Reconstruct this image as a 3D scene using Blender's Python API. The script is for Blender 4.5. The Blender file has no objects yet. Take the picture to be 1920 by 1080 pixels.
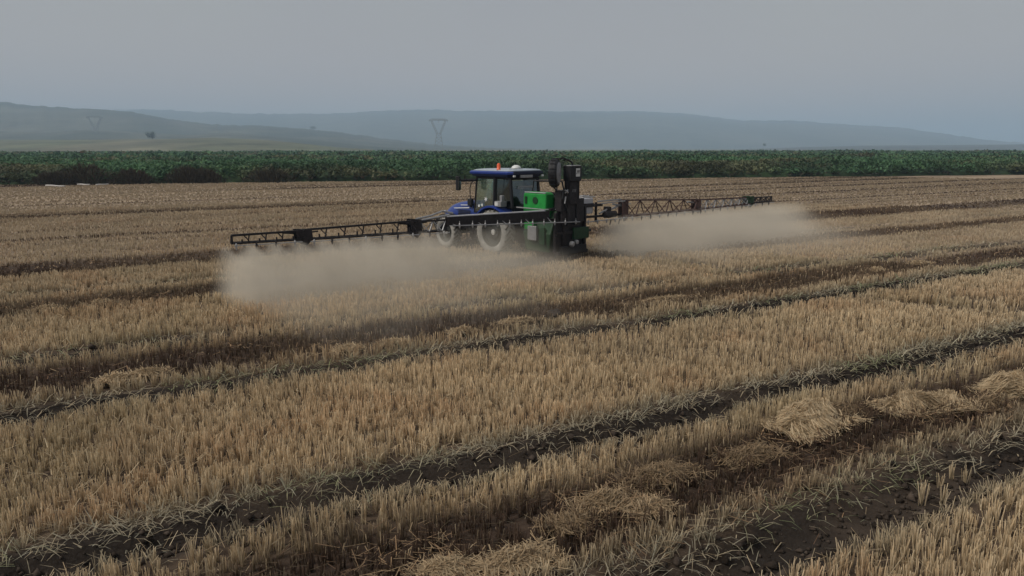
import bpy, bmesh, math, random
import numpy as np
from mathutils import Vector, Matrix
R = math.radians
random.seed(7)
rng = np.random.default_rng(11)
sc = bpy.context.scene
col = sc.collection

# ------------------------------------------------------------------ camera, world, sun, exposure
CAM_H = 3.84
cd = bpy.data.cameras.new('camera'); cam = bpy.data.objects.new('camera', cd); col.objects.link(cam)
cam.location = (0, 0, CAM_H); cam.rotation_euler = (R(90 - 10.82), 0, 0)
cd.sensor_width = 36; cd.lens = 25.7; cd.clip_start = 0.1; cd.clip_end = 40000
sc.camera = cam

SUN_EL, SUN_AZ = 48, 205          # azimuth of the direction the light comes from, measured from +X
w = bpy.data.worlds.new('World'); sc.world = w; w.use_nodes = True
nt = w.node_tree; nt.nodes.clear()
sky = nt.nodes.new('ShaderNodeTexSky'); sky.sky_type = 'NISHITA'; sky.sun_disc = False
sky.sun_elevation = R(SUN_EL); sky.sun_rotation = R(90 - SUN_AZ)
sky.air_density = 1.4; sky.dust_density = 6.0; sky.ozone_density = 1.0
hs = nt.nodes.new('ShaderNodeHueSaturation'); hs.inputs['Saturation'].default_value = 0.35
tc = nt.nodes.new('ShaderNodeTexCoord')
nz = nt.nodes.new('ShaderNodeTexNoise'); nz.inputs['Scale'].default_value = 2.2; nz.inputs['Detail'].default_value = 2
cr = nt.nodes.new('ShaderNodeValToRGB')
cr.color_ramp.elements[0].position = .3; cr.color_ramp.elements[0].color = (4.05, 3.92, 4.05, 1)
cr.color_ramp.elements[1].position = .7; cr.color_ramp.elements[1].color = (4.42, 4.40, 4.14, 1)
mx = nt.nodes.new('ShaderNodeMixRGB'); mx.inputs[0].default_value = .72     # closed cloud cover over the clear sky
bg = nt.nodes.new('ShaderNodeBackground'); bg.inputs[1].default_value = 0.10
wo = nt.nodes.new('ShaderNodeOutputWorld')
L = nt.links.new
L(sky.outputs[0], hs.inputs['Color']); L(tc.outputs['Generated'], nz.inputs['Vector']); L(nz.outputs[0], cr.inputs[0])
sx_ = nt.nodes.new('ShaderNodeSeparateXYZ'); L(tc.outputs['Generated'], sx_.inputs[0])
gr = nt.nodes.new('ShaderNodeMapRange'); gr.interpolation_type = 'SMOOTHSTEP'; gr.inputs[1].default_value = 0; gr.inputs[2].default_value = .22; gr.inputs[3].default_value = 1; gr.inputs[4].default_value = 0
L(sx_.outputs[2], gr.inputs[0])
hz = nt.nodes.new('ShaderNodeMixRGB'); hz.inputs[2].default_value = (6.1, 5.2, 4.85, 1)      # brighter, warmer air low over the horizon
L(gr.outputs[0], hz.inputs[0]); L(cr.outputs[0], hz.inputs[1])
L(hs.outputs[0], mx.inputs[1]); L(hz.outputs[0], mx.inputs[2]); L(mx.outputs[0], bg.inputs[0]); L(bg.outputs[0], wo.inputs[0])

sd = bpy.data.lights.new('sun', 'SUN'); sd.energy = 2.1; sd.angle = R(12); sd.color = (1, .93, .82)
sun = bpy.data.objects.new('sun', sd); col.objects.link(sun)
dv = Vector((math.cos(R(SUN_AZ)) * math.cos(R(SUN_EL)), math.sin(R(SUN_AZ)) * math.cos(R(SUN_EL)), math.sin(R(SUN_EL))))
sun.rotation_euler = dv.to_track_quat('Z', 'Y').to_euler(); sun.location = (0, 0, 60)
vs = sc.view_settings; vs.view_transform = 'Standard'; vs.look = 'None'; vs.gamma = 1; vs.use_curve_mapping = False
vs.exposure = 0.0
sc.cycles.volume_bounces = 1; sc.cycles.max_bounces = 8; sc.cycles.transparent_max_bounces = 16

# ------------------------------------------------------------------ helpers
PIT = R(10.82)
def bearing(px, py=278):
    """photo position -> (x / y, height / y) slopes of the sight line"""
    dx, dy = (px - 960) / 1371, (540 - py) / 1371
    Y = math.cos(PIT) + dy * math.sin(PIT); Z = -math.sin(PIT) + dy * math.cos(PIT)
    return dx / Y, Z / Y
def mat(name, c, rough=.8, metal=0, spec=.3, noise=0, nscale=20, bump=0, c2=None, coat=0):
    m = bpy.data.materials.new(name); m.use_nodes = True; t = m.node_tree; p = t.nodes['Principled BSDF']
    p.inputs['Roughness'].default_value = rough; p.inputs['Metallic'].default_value = metal
    p.inputs['Specular IOR Level'].default_value = spec; p.inputs['Coat Weight'].default_value = coat
    c = tuple(c) + (1,)
    p.inputs['Base Color'].default_value = c
    if noise or bump or c2:
        g = t.nodes.new('ShaderNodeTexCoord'); n = t.nodes.new('ShaderNodeTexNoise')
        n.inputs['Scale'].default_value = nscale; n.inputs['Detail'].default_value = 6; n.inputs['Roughness'].default_value = .65
        t.links.new(g.outputs['Object'], n.inputs['Vector'])
        r = t.nodes.new('ShaderNodeValToRGB')
        r.color_ramp.elements[0].position = .3; r.color_ramp.elements[1].position = .7
        k = 1 - noise; c2 = c2 or tuple(min(1, x * (1 + noise)) for x in c[:3])
        r.color_ramp.elements[0].color = (c[0] * k, c[1] * k, c[2] * k, 1); r.color_ramp.elements[1].color = tuple(c2) + (1,)
        t.links.new(n.outputs[0], r.inputs[0]); t.links.new(r.outputs[0], p.inputs['Base Color'])
        if bump:
            b = t.nodes.new('ShaderNodeBump'); b.inputs['Strength'].default_value = bump; b.inputs['Distance'].default_value = .02
            t.links.new(n.outputs[0], b.inputs['Height']); t.links.new(b.outputs[0], p.inputs['Normal'])
    return m

def tag(o, label=None, cat=None, group=None, kind=None):
    if label: o['label'] = label
    if cat: o['category'] = cat
    if group: o['group'] = group
    if kind: o['kind'] = kind
    return o

def empty(name, loc, rz=0, parent=None):
    o = bpy.data.objects.new(name, None); col.objects.link(o); o.location = loc; o.rotation_euler = (0, 0, rz)
    o.empty_display_size = .3
    if parent: o.parent = parent
    return o

class MB:
    def __init__(s): s.v = []; s.f = []
    def add(s, vs, fs):
        n = len(s.v); s.v += [tuple(x) for x in vs]; s.f += [tuple(i + n for i in q) for q in fs]; return s
    def box(s, c, d, rot=None):
        x, y, z = d[0] / 2, d[1] / 2, d[2] / 2
        P = [Vector((a * x, b * y, e * z)) for a in (-1, 1) for b in (-1, 1) for e in (-1, 1)]
        if rot is not None: P = [rot @ p for p in P]
        P = [p + Vector(c) for p in P]
        return s.add(P, [(0, 1, 3, 2), (4, 6, 7, 5), (0, 4, 5, 1), (2, 3, 7, 6), (0, 2, 6, 4), (1, 5, 7, 3)])
    def bar(s, a, b, t=.05, t2=None):
        a, b = Vector(a), Vector(b); d = b - a; q = d.to_track_quat('X', 'Z').to_matrix()
        return s.box((a + b) / 2, (d.length, t, t2 or t), q)
    def tube(s, pts, r, n=8, r2=None):
        pts = [Vector(p) for p in pts]; rings = []; up = None
        for i, p in enumerate(pts):
            d = (pts[min(i + 1, len(pts) - 1)] - pts[max(i - 1, 0)]).normalized()
            if up is None: up = Vector((0, 0, 1)) if abs(d.z) < .9 else Vector((1, 0, 0))
            a = d.cross(up).normalized(); up = a.cross(d).normalized()
            rr = r if r2 is None else r + (r2 - r) * i / (len(pts) - 1)
            rings.append([p + (a * math.cos(2 * math.pi * k / n) + up * math.sin(2 * math.pi * k / n)) * rr for k in range(n)])
        V = [x for q in rings for x in q]; F = []
        for i in range(len(pts) - 1):
            for k in range(n): F.append((i * n + k, i * n + (k + 1) % n, (i + 1) * n + (k + 1) % n, (i + 1) * n + k))
        F.append(tuple(range(n - 1, -1, -1))); F.append(tuple((len(pts) - 1) * n + k for k in range(n)))
        return s.add(V, F)
    def lathe(s, c, axis, prof, n=24, cap=True):
        """prof: list of (offset along axis, radius)"""
        ax = Vector(axis).normalized(); u = ax.orthogonal().normalized(); v = ax.cross(u); c = Vector(c); V = []
        for o, r in prof: V += [c + ax * o + (u * math.cos(2 * math.pi * k / n) + v * math.sin(2 * math.pi * k / n)) * r for k in range(n)]
        F = [(i * n + k, i * n + (k + 1) % n, (i + 1) * n + (k + 1) % n, (i + 1) * n + k) for i in range(len(prof) - 1) for k in range(n)]
        if cap: F.append(tuple(range(n - 1, -1, -1))); F.append(tuple((len(prof) - 1) * n + k for k in range(n)))
        return s.add(V, F)
    def prism(s, poly, y0, y1, plane='xz'):
        """poly extruded from y0 to y1"""
        n = len(poly); f = (lambda a, b, t: (a, t, b)) if plane == 'xz' else (lambda a, b, t: (a, b, t)) if plane == 'xy' else (lambda a, b, t: (t, a, b))
        V = [f(a, b, y0) for a, b in poly] + [f(a, b, y1) for a, b in poly]
        F = [tuple(range(n - 1, -1, -1)), tuple(range(n, 2 * n))] + [(i, (i + 1) % n, n + (i + 1) % n, n + i) for i in range(n)]
        return s.add(V, F)
    def loft(s, rings):
        n = len(rings[0]); V = [p for r in rings for p in r]
        F = [(i * n + k, i * n + (k + 1) % n, (i + 1) * n + (k + 1) % n, (i + 1) * n + k) for i in range(len(rings) - 1) for k in range(n)]
        F.append(tuple(range(n - 1, -1, -1))); F.append(tuple((len(rings) - 1) * n + k for k in range(n)))
        return s.add(V, F)
    def build(s, name, m, parent=None, bevel=0, smooth=False):
        me = bpy.data.meshes.new(name); me.from_pydata(s.v, [], s.f); me.update()
        b = bmesh.new(); b.from_mesh(me); bmesh.ops.recalc_face_normals(b, faces=b.faces); b.to_mesh(me); b.free()
        if m: me.materials.append(m)
        o = bpy.data.objects.new(name, me); col.objects.link(o)
        if parent: o.parent = parent
        if bevel:
            q = o.modifiers.new('bevel', 'BEVEL'); q.width = bevel; q.segments = 2; q.limit_method = 'ANGLE'; q.angle_limit = R(40)
        if smooth:
            me.polygons.foreach_set('use_smooth', [True] * len(me.polygons))
        return o

def np_mesh(name, V, F, C, m, parent=None):
    """V (n,3), F (k,4 or 3) int, C (n,3) colour or None"""
    me = bpy.data.meshes.new(name); n, k = len(V), F.shape[1]
    me.vertices.add(n); me.vertices.foreach_set('co', np.ascontiguousarray(V, dtype=np.float32).ravel())
    me.loops.add(F.size); me.loops.foreach_set('vertex_index', np.ascontiguousarray(F, dtype=np.int32).ravel())
    me.polygons.add(len(F)); me.polygons.foreach_set('loop_start', np.arange(0, F.size, k, dtype=np.int32))
    me.polygons.foreach_set('loop_total', np.full(len(F), k, dtype=np.int32))
    me.update(calc_edges=True)
    if C is not None:
        a = me.color_attributes.new('Col', 'FLOAT_COLOR', 'POINT')
        a.data.foreach_set('color', np.concatenate([C, np.ones((n, 1))], 1).astype(np.float32).ravel())
    me.materials.append(m)
    o = bpy.data.objects.new(name, me); col.objects.link(o)
    if parent: o.parent = parent
    return o

def hash2(i, j, s):
    h = np.sin(i * 127.1 + j * 311.7 + s * 74.7) * 43758.5453
    return h - np.floor(h)
def vnoise(x, y, s=0):
    xi, yi = np.floor(x), np.floor(y); fx, fy = x - xi, y - yi
    fx = fx * fx * (3 - 2 * fx); fy = fy * fy * (3 - 2 * fy)
    a, b, c, d = hash2(xi, yi, s), hash2(xi + 1, yi, s), hash2(xi, yi + 1, s), hash2(xi + 1, yi + 1, s)
    return (a * (1 - fx) + b * fx) * (1 - fy) + (c * (1 - fx) + d * fx) * fy
def fbm(x, y, s=0, o=4):
    t = 0; a = .5
    for k in range(o): t = t + a * vnoise(x * 2 ** k, y * 2 ** k, s + k * 13); a *= .5
    return t / (1 - .5 ** o)
def sstep(a, b, x):
    t = np.clip((x - a) / (b - a), 0, 1); return t * t * (3 - 2 * t)

# ------------------------------------------------------------------ the field: rows, ruts and straw bands (u along the rows, v across)
CU, SU = math.cos(R(30)), math.sin(R(30))
def uv(x, y): return x * CU + y * SU, -x * SU + y * CU
def xy(u, v): return u * CU - v * SU, u * SU + v * CU
# ruts: v, half width, depth
RUTS = [(-3.3, .3, .1), (-.2, .3, .1), (4.27, .36, .20), (7.38, .22, .16), (12.08, .20, .14), (15.55, .22, .06), (22.6, .16, .05)]
CLEAR = {4.27: (.08, .08), 7.38: (.10, .26), 12.08: (.14, .20), 15.55: (.12, .10), 22.6: (.1, .1)}      # trodden strip on the near and far side of each rut
rr = random.Random(3)
# straw bands (combine windrow residue): v, half width, strength
BANDS = [(-1.6, .6, 1), (5.74, .76, 1), (13.9, .92, 1), (20.7, .95, .9), (27.75, 1.9, 1)]
for vv in (31.2, 33.2, 34.8, 36.8, 38.6, 40.3, 41.8, 43.5, 45.2, 46.8, 49.6, 51.2, 53, 57, 59.5, 63, 67.5, 72.8, 77, 81, 86, 92, 104):
    minor = vv not in (36.8, 43.5, 49.6, 57, 63, 72.8, 81, 92, 104)
    BANDS.append((vv, .00040 * vv * vv * (.6 if minor else 1), .7 if minor else rr.uniform(.85, 1)))
CROSS = [[(10.0, 19.7), (11.0, 19.2), (11.8, 18.2), (12.4, 16.6), (13.2, 14.5)], [(8.3, 19.1), (9.7, 17.7), (11.6, 16.8), (14, 16.2)],
         [(4.6, 25.5), (5.64, 24.65), (6.6, 23.5), (7.9, 22.3), (8.8, 21.8)]]
def seg_dist(x, y, pts):
    d = np.full(np.shape(x), 1e9)
    for (ax, ay), (bx, by) in zip(pts[:-1], pts[1:]):
        dx, dy = bx - ax, by - ay; t = np.clip(((x - ax) * dx + (y - ay) * dy) / (dx * dx + dy * dy), 0, 1)
        d = np.minimum(d, np.hypot(x - ax - t * dx, y - ay - t * dy))
    return d
def fields(x, y):
    """returns height, rut mask, band mask, trodden fringe mask"""
    u, v = uv(x, y)
    v = v + .22 * (vnoise(u * .25, v * 0 + 3, 5) - .5) + .14 * (vnoise(u * 1.1, v * .3, 9) - .5)
    z = .05 * (fbm(x * .9, y * .9, 2) - .5)
    rut = np.zeros(np.shape(x)); band = np.zeros(np.shape(x)); fr = np.zeros(np.shape(x)); core = np.zeros(np.shape(x))
    for k, (vc, hw, dp) in enumerate(RUTS):
        gap = .7 + .3 * sstep(.2, .5, vnoise(u * .7, v * 0 + k, 31 + k)) if dp > .1 else sstep(.25, .6, vnoise(u * .9, v * 0 + k, 31 + k))
        d = np.abs(v - vc) / hw
        g = np.exp(-d ** 4 * 1.1) * gap
        z = z - g * dp + .035 * np.exp(-((d - 1.9) / .6) ** 2)
        cn, cf = CLEAR.get(vc, (.2, .2))
        jag = .22 * (vnoise(u * 3.1, v * 0 + k, 37 + k) - .5)
        cl = sstep(vc - hw - cn - .10 + jag, vc - hw - cn + .10 + jag, v) * (1 - sstep(vc + hw + cf - .12 + jag, vc + hw + cf + .12 + jag, v)) * (1 if dp > .1 else .8) * gap
        rut = np.maximum(rut, cl); core = np.maximum(core, g)
        fr = np.maximum(fr, np.exp(-((v - vc - hw - cf * .8) / .22) ** 2) * (1 if dp > .07 else .5))
        fr = np.maximum(fr, .8 * np.exp(-((v - vc + hw + cn) / .16) ** 2) * (1 if dp > .07 else .5))
    for k, (vc, hw, st) in enumerate(BANDS):
        far = vc > 29
        gap = sstep(.22, .42, vnoise(u * (1.6 / vc if far else .3), v * 0 + k, 61 + k)) * (.7 if far else .15) + (.3 if far else .85)
        d = np.abs(v - vc) / hw + (.45 if far else .6) * (fbm(u * (12. / max(vc, 12)), v * 1.5 * (12. / max(vc, 12)), 71) - .5)
        band = np.maximum(band, (1 - sstep(.6, 1.2, d)) * st * gap)
    for p in CROSS:
        d = seg_dist(x, y, p); g = np.exp(-(d / .26) ** 2) * .9
        z = z - .06 * g; rut = np.maximum(rut, g); core = np.maximum(core, g)
    return z, rut, band, fr
def gz(x, y):
    return float(fields(np.array([float(x)]), np.array([float(y)]))[0][0])

# ---- attribute materials
def col_mat(name, rough=.8, spec=.2, transl=0., nscale=3, namt=.25, bump=0, bscale=30, bdist=.03):
    m = bpy.data.materials.new(name); m.use_nodes = True; t = m.node_tree; p = t.nodes['Principled BSDF']
    p.inputs['Roughness'].default_value = rough; p.inputs['Specular IOR Level'].default_value = spec
    a = t.nodes.new('ShaderNodeVertexColor'); a.layer_name = 'Col'
    g = t.nodes.new('ShaderNodeTexCoord'); n = t.nodes.new('ShaderNodeTexNoise'); n.inputs['Scale'].default_value = nscale; n.inputs['Detail'].default_value = 8
    n.inputs['Roughness'].default_value = .7
    t.links.new(g.outputs['Object'], n.inputs['Vector'])
    mr = t.nodes.new('ShaderNodeMapRange'); mr.inputs[1].default_value = .3; mr.inputs[2].default_value = .7
    mr.inputs[3].default_value = 1 - namt; mr.inputs[4].default_value = 1 + namt
    t.links.new(n.outputs[0], mr.inputs[0])
    mu = t.nodes.new('ShaderNodeVectorMath'); mu.operation = 'SCALE'
    t.links.new(a.outputs[0], mu.inputs[0]); t.links.new(mr.outputs[0], mu.inputs['Scale'])
    t.links.new(mu.outputs[0], p.inputs['Base Color'])
    if bump:
        n2 = t.nodes.new('ShaderNodeTexNoise'); n2.inputs['Scale'].default_value = bscale; n2.inputs['Detail'].default_value = 6
        t.links.new(g.outputs['Object'], n2.inputs['Vector'])
        b = t.nodes.new('ShaderNodeBump'); b.inputs['Strength'].default_value = bump; b.inputs['Distance'].default_value = bdist
        t.links.new(n2.outputs[0], b.inputs['Height']); t.links.new(b.outputs[0], p.inputs['Normal'])
    if transl:
        tr = t.nodes.new('ShaderNodeBsdfTranslucent'); ms = t.nodes.new('ShaderNodeMixShader'); ms.inputs[0].default_value = transl
        t.links.new(mu.outputs[0], tr.inputs[0]); t.links.new(p.outputs[0], ms.inputs[1]); t.links.new(tr.outputs[0], ms.inputs[2])
        t.links.new(ms.outputs[0], t.nodes['Material Output'].inputs[0])
    return m
M_soil = col_mat('field_soil', rough=.95, spec=.1, nscale=2.5, namt=.3, bump=.8, bscale=14)
M_straw = col_mat('straw', rough=.75, spec=.15, transl=.25, nscale=.8, namt=.12)
M_leaf = col_mat('leaf', rough=.7, spec=.2, transl=.25, nscale=.25, namt=.25)
M_hill = col_mat('hill_ground', rough=.95, spec=.05, nscale=.012, namt=.5)

# ---- ground: one polar sheet, fine in front, out to the horizon
def field_edge_y(x): return 91.0 + .2320 * x            # far edge of the stubble field
def build_ground():
    ang = np.concatenate([np.linspace(-math.pi, -R(50), 44, endpoint=False), np.linspace(-R(50), R(50), 560, endpoint=False),
                          np.linspace(R(50), math.pi, 44, endpoint=False)])
    rad = [3.0]
    while rad[-1] < 150: rad.append(rad[-1] * 1.0085)
    while rad[-1] < 9000: rad.append(rad[-1] * 1.15)
    rad = np.array(rad); na, nr = len(ang), len(rad)
    A, Q = np.meshgrid(ang, rad)
    x = (np.sin(A) * Q).ravel(); y = (np.cos(A) * Q).ravel()
    z, rut, band, fr = fields(x, y)
    r = np.hypot(x, y); fade = 1 - sstep(120, 150, r); z = z * fade
    soil = np.array([.085, .062, .045]); dark = np.array([.030, .024, .020]); tan = np.array([.31, .24, .172]); brown = np.array([.055, .038, .029])
    n = fbm(x * .35, y * .35, 40)[:, None]; n2 = fbm(x * 1.7, y * 1.7, 44)[:, None]
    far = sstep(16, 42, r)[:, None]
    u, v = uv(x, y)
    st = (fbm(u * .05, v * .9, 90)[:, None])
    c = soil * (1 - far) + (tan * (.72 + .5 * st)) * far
    c = c * (1 - .92 * band[:, None]) + brown * .92 * band[:, None]
    c = c * (1 - rut[:, None]) + dark * rut[:, None]
    c = c * (.75 + .5 * n2)
    beyond = sstep(0, 6, y - field_edge_y(x))[:, None]
    g1 = np.array([.085, .10, .055]); g2 = np.array([.17, .145, .095])
    pn = sstep(.42, .58, fbm(x * .004, y * .009, 50, 2))[:, None]
    c = c * (1 - beyond) + (g1 * (1 - pn) + g2 * pn) * beyond
    # centre vertex fan
    V = np.concatenate([np.stack([x, y, z], 1), [[0, 0, 0]]]); C = np.concatenate([c, [soil]])
    i = np.arange(nr - 1)[:, None] * na; k = np.arange(na)[None, :]; k2 = (k + 1) % na
    F = np.stack([i + k, i + k2, i + na + k2, i + na + k], -1).reshape(-1, 4)[:, ::-1]
    ctr = len(V) - 1
    F0 = np.stack([np.full(na, ctr), np.arange(na), (np.arange(na) + 1) % na, (np.arange(na) + 1) % na], 1)
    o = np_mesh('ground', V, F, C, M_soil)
    b = bmesh.new(); b.from_mesh(o.data); b.verts.ensure_lookup_table()
    for q in range(0, na): b.faces.new((b.verts[ctr], b.verts[(q + 1) % na], b.verts[q]))
    b.to_mesh(o.data); b.free()
    o.data.polygons.foreach_set('use_smooth', [True] * len(o.data.polygons))
    tag(o, 'stubble field soil with ruts running across and farmland to the horizon', None, None, 'structure')
build_ground()

# ------------------------------------------------------------------ standing stubble
def quads(P0, P1, wd, side, c0, c1, taper=.6):
    """flat stems from P0 to P1 (N,3), width wd, side direction (N,3)"""
    N = len(P0); s = side * wd[:, None] * .5
    V = np.stack([P0 - s, P0 + s, P1 + s * taper, P1 - s * taper], 1).reshape(-1, 3)
    C = np.stack([c0, c0, c1, c1], 1).reshape(-1, 3)
    F = np.arange(N * 4).reshape(-1, 4)
    return V, F, C
def join(parts):
    V = []; F = []; C = []; n = 0
    for v, f, c in parts: V.append(v); F.append(f + n); C.append(c); n += len(v)
    return np.concatenate(V), np.concatenate(F), np.concatenate(C)

TAN = np.array([.66, .49, .30]); PALE = np.array([.76, .62, .42]); ORANGE = np.array([.66, .42, .24]); UMBER = np.array([.082, .054, .038]); OLIVE = np.array([.26, .25, .13]); GREY = np.array([.33, .31, .24])
def stubble(name, r0, r1, du, dvv, nb, wmin, hmul, label):
    amax = R(44)
    ys = np.arange(0, r1, 1)
    # sampling grid in u,v
    U0, U1 = -r1 * .35, r1 * 1.0; V0, V1 = 0, min(r1 * 1.02, 118)
    nu, nv = int((U1 - U0) / du), int((V1 - V0) / dvv)
    gu, gv = np.meshgrid(U0 + np.arange(nu) * du, V0 + np.arange(nv) * dvv)
    gu = (gu + rng.uniform(-.5, .5, gu.shape) * du).ravel(); gv = (gv + rng.uniform(-.32, .32, gv.shape) * dvv).ravel()
    x, y = xy(gu, gv); r = np.hypot(x, y); a = np.arctan2(x, y)
    k = (r >= r0) & (r < r1) & (np.abs(a) < amax) & (y < field_edge_y(x) - .5)
    x, y, gu, gv, r = x[k], y[k], gu[k], gv[k], r[k]
    z, rut, band, fr = fields(x, y)
    keep = rng.random(len(x)) > np.clip(rut * 1.35 + fr * .25 + band * .12, 0, 1)
    keep &= rng.random(len(x)) < .80 + .35 * vnoise(x * 1.6, y * 1.6, 21)
    x, y, z, rut, band, fr, gu, gv, r = [q[keep] for q in (x, y, z, rut, band, fr, gu, gv, r)]
    n = len(x)
    T = np.repeat(np.arange(n), nb); N = len(T)
    th = rng.uniform(0, 2 * math.pi, N); rad = rng.uniform(0, .042, N) * (1 + (nb < 6) * .8)
    bx = x[T] + np.cos(th) * rad; by = y[T] + np.sin(th) * rad
    big = fbm(x * .45, y * .45, 15)
    h = (.215 + .06 * (vnoise(x * 2.2, y * 2.2, 17) - .5) * 2) * (1 - .22 * band) * (1 - .35 * fr)
    h = (h * rng.uniform(.8, 1.2, n))[T] * rng.uniform(.75, 1.12, N) * hmul
    ln = rng.normal(0, .085, (N, 2)) + np.stack([np.cos(th), np.sin(th)], 1) * .06 + fr[T][:, None] * rng.normal(0, .35, (N, 2))
    P0 = np.stack([bx, by, z[T] - .01], 1); P1 = P0 + np.stack([ln[:, 0] * h, ln[:, 1] * h, h], 1)
    az = rng.uniform(0, math.pi, N) if r0 < 50 else rng.uniform(-.5, .5, N); side = np.stack([np.cos(az), np.sin(az), az * 0], 1)
    wd = rng.uniform(.8, 1.35, N) * np.maximum(wmin, r[T] * .00085)
    q = (rng.random(N) if r0 < 50 else rng.uniform(.3, .6, N))[:, None]; tb = big[T][:, None]
    c = TAN * (1 - q) + PALE * q
    om = sstep(.52, .72, fbm(x * .7 + 9, y * .7, 25))[T][:, None] * rng.random((N, 1)) * .7
    c = c * (1 - om) + ORANGE * om
    gm = sstep(.55, .75, fbm(x * .5 + 40, y * .5, 28))[T][:, None] * .18
    c = c * (1 - gm) + OLIVE * gm
    bm = np.clip(band[T] * 1.05, 0, 1)[:, None]; rb = (rng.random((N, 1)) < .96)
    c = np.where(rb, c * (1 - bm) + UMBER * (1 + .6 * q) * bm, c)
    fm = (fr[T] * .7)[:, None]; c = c * (1 - fm) + GREY * fm
    spread = .22 if r0 < 27 else .05
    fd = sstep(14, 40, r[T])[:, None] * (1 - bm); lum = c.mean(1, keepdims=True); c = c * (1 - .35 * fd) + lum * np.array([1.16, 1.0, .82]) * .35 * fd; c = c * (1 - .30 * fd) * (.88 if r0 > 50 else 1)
    c = c * (.82 + .36 * tb) * rng.uniform(1 - spread, 1 + spread * .7, (N, 1))
    V, F, C = quads(P0, P1, wd, side, c * (.5 if r0 < 20 else .8), c)  # stem bases coloured darker to deepen the shaded gaps between tufts
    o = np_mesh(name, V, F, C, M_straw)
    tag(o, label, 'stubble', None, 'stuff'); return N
cnt = 0
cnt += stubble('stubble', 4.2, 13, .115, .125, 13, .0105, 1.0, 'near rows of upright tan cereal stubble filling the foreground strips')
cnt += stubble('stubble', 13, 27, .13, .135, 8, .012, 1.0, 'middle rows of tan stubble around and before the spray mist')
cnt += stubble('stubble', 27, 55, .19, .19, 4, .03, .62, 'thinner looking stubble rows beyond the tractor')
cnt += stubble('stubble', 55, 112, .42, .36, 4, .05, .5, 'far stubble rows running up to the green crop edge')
print('stubble blades', cnt)

def broken_stalks():
    N = 42000; r = 4.3 + 18 * rng.random(N) ** 1.2; a = rng.uniform(-R(44), R(44), N); x, y = np.sin(a) * r, np.cos(a) * r
    z, rut, band, fr = fields(x, y); k = rng.random(N) < (.15 + .8 * fbm(x * .8, y * .8, 120)) * (1 - .93 * np.clip(rut * 1.4 + fr * .4, 0, 1)) * (1 - .5 * band); x, y, z, r, band = x[k], y[k], z[k], r[k], band[k]; N = len(x)
    az = rng.uniform(0, 6.28, N); el = rng.normal(.25, .35, N); ln = rng.uniform(.05, .22, N); zz = z + rng.uniform(.0, .19, N)
    P0 = np.stack([x, y, zz], 1); P1 = P0 + np.stack([np.cos(az) * np.cos(el), np.sin(az) * np.cos(el), np.sin(el)], 1) * ln[:, None]
    q = rng.random((N, 1)); c = (TAN * .8 * (1 - q) + PALE * .85 * q) * (1 - .75 * band[:, None]) * rng.uniform(.5, 1.05, (N, 1))
    V, F, C = quads(P0, P1, rng.uniform(.7, 1.2, N) * np.maximum(.006, r * .0008), np.stack([-np.sin(az), np.cos(az), az * 0], 1), c, c, .8)
    o = np_mesh('broken_stalks', V, F, C, M_straw); tag(o, 'cut and broken pale stalks caught between the standing stubble', 'straw', None, 'stuff')
broken_stalks()

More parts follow.
